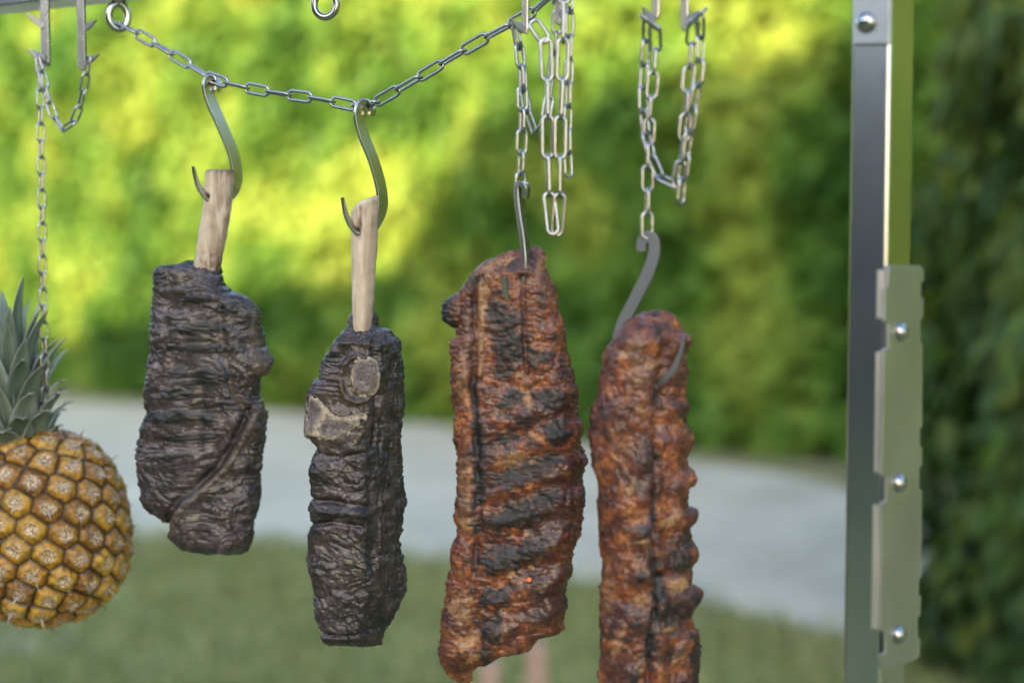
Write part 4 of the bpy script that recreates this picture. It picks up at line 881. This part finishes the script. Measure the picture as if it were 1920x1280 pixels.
# ------------------------------------------------------------------ pineapple
def pineapple():
    Y = YL(85) - .03; mm = Y / F
    c = P(82, 988, Y); A, Hh = 149 * mm, 173 * mm
    ax = nrm(np.array([-.15, .02, 1.])); e1 = nrm(np.cross(np.array([0, 1., 0]), ax)); e2 = np.cross(ax, e1)
    root = thing('pineapple', 'ripe golden pineapple hanging by a chain round its crown', 'pineapple', c, None)
    nlat, nlon = 260, 420
    t = np.linspace(.02, math.pi - .02, nlat); ph = np.linspace(0, 2 * math.pi, nlon, endpoint=False); T, PH = np.meshgrid(t, ph, indexing='ij')
    def surf(T, PH):
        ex = 2.35
        r = np.abs(np.sin(T)) ** (2 / ex); h = np.sign(np.cos(T)) * np.abs(np.cos(T)) ** (2 / ex)
        r = r * (1 - .01 * h)
        return c + (A * r * np.cos(PH))[..., None] * e1 + (A * r * np.sin(PH))[..., None] * e2 + (Hh * h)[..., None] * ax
    V = surf(T, PH)
    # spiral of fruitlets
    N = 150; k = np.arange(N) + .5
    # equal-area placement along the profile
    tt = np.linspace(.12, math.pi - .10, 2000); S = surf(tt, 0 * tt); rr = np.linalg.norm(np.cross(S - c, ax), axis=1); dl = np.linalg.norm(np.gradient(S, axis=0), axis=1); cum = np.cumsum(rr * dl); cum /= cum[-1]
    et = np.interp(k / N, cum, tt); ep = (k * math.pi * (3 - math.sqrt(5))) % (2 * math.pi)
    E = surf(et, ep)
    fl = V.reshape(-1, 3); F1 = np.empty(len(fl)); F2 = np.empty(len(fl)); ID = np.empty(len(fl), int)
    for i in range(0, len(fl), 8000):
        d = np.linalg.norm(fl[i:i + 8000, None] - E[None], axis=2); o = np.argpartition(d, 1, axis=1)[:, :2]; dd = np.take_along_axis(d, o, 1)
        sw_ = dd[:, 0] > dd[:, 1]; F1[i:i + 8000] = np.where(sw_, dd[:, 1], dd[:, 0]); F2[i:i + 8000] = np.where(sw_, dd[:, 0], dd[:, 1]); ID[i:i + 8000] = np.where(sw_, o[:, 1], o[:, 0])
    q = fl * 1000
    e = (F2 - F1) * 1000 * (1 + .35 * fbm(fl * 1000 / 9, 2, 705)); f1 = F1 * 1000
    N_ = nrm(fl - c - ((fl - c) @ ax)[:, None] * ax * .45)
    rnd = rng.random(N)[ID]
    pad = np.sqrt(np.clip(e / 13.0, 0, 1)); ctr = sstep(9.0, 3.5, f1 + 5.5 * fbm(q / 3.0, 3, 700)); 
    d = 7.5 * pad - 1.6 * sstep(7, 2, f1) + 1.3 * fbm(q / 4, 3, 710) * pad + 1.6 * (rnd - .5) + .9 * ctr * fbm(q / 1.8, 2, 715)
    V2 = fl + N_ * (d * .001)[:, None]
    idx = np.arange(nlat * nlon).reshape(nlat, nlon); nx = np.roll(idx, -1, 1)
    Fc = np.stack([idx[:-1], idx[1:], nx[1:], nx[:-1]], -1).reshape(-1, 4).tolist() + [tuple(int(i) for i in idx[0]), tuple(int(i) for i in idx[-1][::-1])]
    hgt = ((fl - c) @ ax) / Hh
    at = {'pad': np.clip(sstep(.2, .72, pad) * (.80 + 1.1 * fbm(q / 5, 3, 720)), 0, 1), 'ctr': ctr, 'green': np.clip(.55 * rnd * sstep(4, 9, e) * 0 + .5 * sstep(.2, .9, rnd + .4 * fbm(q / 20, 2, 730)), 0, 1), 'tone': rnd}
    m, ns, ls, b = new_mat('pineapple_rind'); co = objc(ns); n1 = noise(ns, ls, 160, 5, .6, co); n2 = noise(ns, ls, 420, 4, .6, co)
    gold = ramp(ns, ls, math_n(ns, ls, 'ADD', math_n(ns, ls, 'MULTIPLY', n1, .6), math_n(ns, ls, 'MULTIPLY', attr(ns, 'tone'), .3)), [(.25, (.13, .05, .006)), (.5, (.38, .175, .010)), (.75, (.50, .28, .022))])
    gold = mixc(ns, ls, math_n(ns, ls, 'MULTIPLY', attr(ns, 'green'), .35), gold, (.22, .19, .02))
    cc = mixc(ns, ls, math_n(ns, ls, 'MULTIPLY', attr(ns, 'pad'), 1.0, True), (.022, .011, .005), gold)
    dry = ramp(ns, ls, n2, [(.38, (.11, .06, .025)), (.5, (.30, .21, .12)), (.62, (.50, .42, .32))])
    cc = mixc(ns, ls, math_n(ns, ls, 'MULTIPLY', attr(ns, 'ctr'), .95), cc, dry)
    ls.new(cc, b.inputs['Base Color']); b.inputs['Roughness'].default_value = .45; bump(ns, ls, b, n2, .5, .0012)
        # dry bract tips standing on each fruitlet
    mb = MB(); down = -ax
    for i in range(N):
        nrl = nrm(E[i] - c - ((E[i] - c) @ ax) * ax * .45); base = E[i] + nrl * .0035
        for j in range(3):
            dd = nrm(down * (.75 if j == 0 else .4) + nrl * (.5 + .3 * random.random()) + .55 * rng.normal(size=3)); L = random.uniform(.006, .012) if j else random.uniform(.012, .019)
            s = nrm(np.cross(dd, nrl)) * random.uniform(.0012, .0026)
            mb.add([base - s, base + s, base + dd * L * .55 + s * .55, base + dd * L, base + dd * L * .55 - s * .55], [(0, 1, 2, 3, 4)])
    mm_, ns, ls, b = new_mat('dry_bract'); n2 = noise(ns, ls, 300, 3, .6, objc(ns)); ls.new(ramp(ns, ls, n2, [(.3, (.14, .09, .06)), (.7, (.36, .31, .26))]), b.inputs['Base Color']); b.inputs['Roughness'].default_value = .7
    bv = np.vstack(mb.v); nr_ = len(V2); nf_ = len(Fc)
    rind = mk('rind', np.vstack([V2, bv]), Fc + [[a_ + nr_ for a_ in f] for f in mb.f], m, root, {k_: np.concatenate([np.asarray(v_), np.zeros(len(bv))]) for k_, v_ in at.items()})
    rind.data.materials.append(mm_); rind.data.polygons.foreach_set('material_index', np.array([0] * nf_ + [1] * len(mb.f), np.int32))
    # crown
    base = P(24, 842, Y); cax = nrm(np.array([-.10, .03, 1.]))
    u1 = nrm(np.cross(np.array([0, 1., 0]), cax)); u2 = np.cross(cax, u1)
    mbv, mbf, tone, n0 = [], [], [], 0
    NL = 62
    for i in range(NL):
        f = i / (NL - 1); ph_ = i * 2.39996 + random.uniform(-.2, .2)
        out = u1 * math.cos(ph_) + u2 * math.sin(ph_)
        L = (.044 + .066 * f ** .8) * random.uniform(.85, 1.15); spread = (.9 * (1 - f) + .12) * random.uniform(.85, 1.1)
        b0_ = base + cax * (.072 * f - .004) + out * (.030 * (1 - f * .65))
        ns_ = 14; pth = []
        el = math.pi / 2 - spread; p = b0_.copy(); curl = random.uniform(.3, 1.3) * (1.1 - f * .6)
        for k2 in range(ns_):
            s = k2 / (ns_ - 1)
            e_ = el - curl * (s ** 2.2) * 1.1 + .55 * (1 - s) * (1 - f)
            pth.append(p.copy()); p = p + (cax * math.sin(e_) + out * math.cos(e_)) * (L / (ns_ - 1))
        pth = np.array(pth); tg = nrm(np.gradient(pth, axis=0)); sd = nrm(np.cross(tg, out + cax * .3)); nr = np.cross(sd, tg)
        w = (.0155 - .003 * f) * random.uniform(.85, 1.1) * np.array([.9, 1, 1.02, 1, .97, .92, .86, .79, .71, .62, .51, .38, .22, .02])
        g = np.stack([pth - sd * w[:, None] + nr * (w * .30)[:, None], pth - sd * (w * .5)[:, None] + nr * (w * .06)[:, None], pth, pth + sd * (w * .5)[:, None] + nr * (w * .06)[:, None], pth + sd * w[:, None] + nr * (w * .30)[:, None]], 1)
        g2 = g[:, ::-1] - nr[:, None] * .0009
        gg = np.concatenate([g, g2], 1); n_, m_ = gg.shape[:2]
        for a_ in range(n_ - 1):
            for b_ in range(m_): mbf.append((n0 + a_ * m_ + b_, n0 + a_ * m_ + (b_ + 1) % m_, n0 + (a_ + 1) * m_ + (b_ + 1) % m_, n0 + (a_ + 1) * m_ + b_))
        mbv.append(gg.reshape(-1, 3)); n0 += n_ * m_
        tn = np.clip(np.tile(np.array([.75, .45, .3, .45, .75, .7, .5, .4, .5, .7])[None], (n_, 1)) + random.uniform(-.2, .2) + .3 * np.linspace(0, 1, n_)[:, None] ** 4, 0, 1)
        tone.append(tn.reshape(-1))
    mk('crown', np.vstack(mbv), mbf, M['crownleaf'], root, {'tone': np.concatenate(tone)})
    # chain round the neck
    ang = np.linspace(0, 2 * math.pi, 80); nb = P(20, 846, Y); ra = 54 * mm
    tilt = nrm(cax + np.array([.0, .0, 0])); v1 = nrm(u1 + .45 * cax); v2 = u2
    chain(np.array([nb + ra * math.cos(t_) * v1 + ra * math.sin(t_) * v2 for t_ in ang]), .0175, 'short chain wrapped round the neck of the pineapple', 20, .0012, .0095, ref=cax)
pineapple()
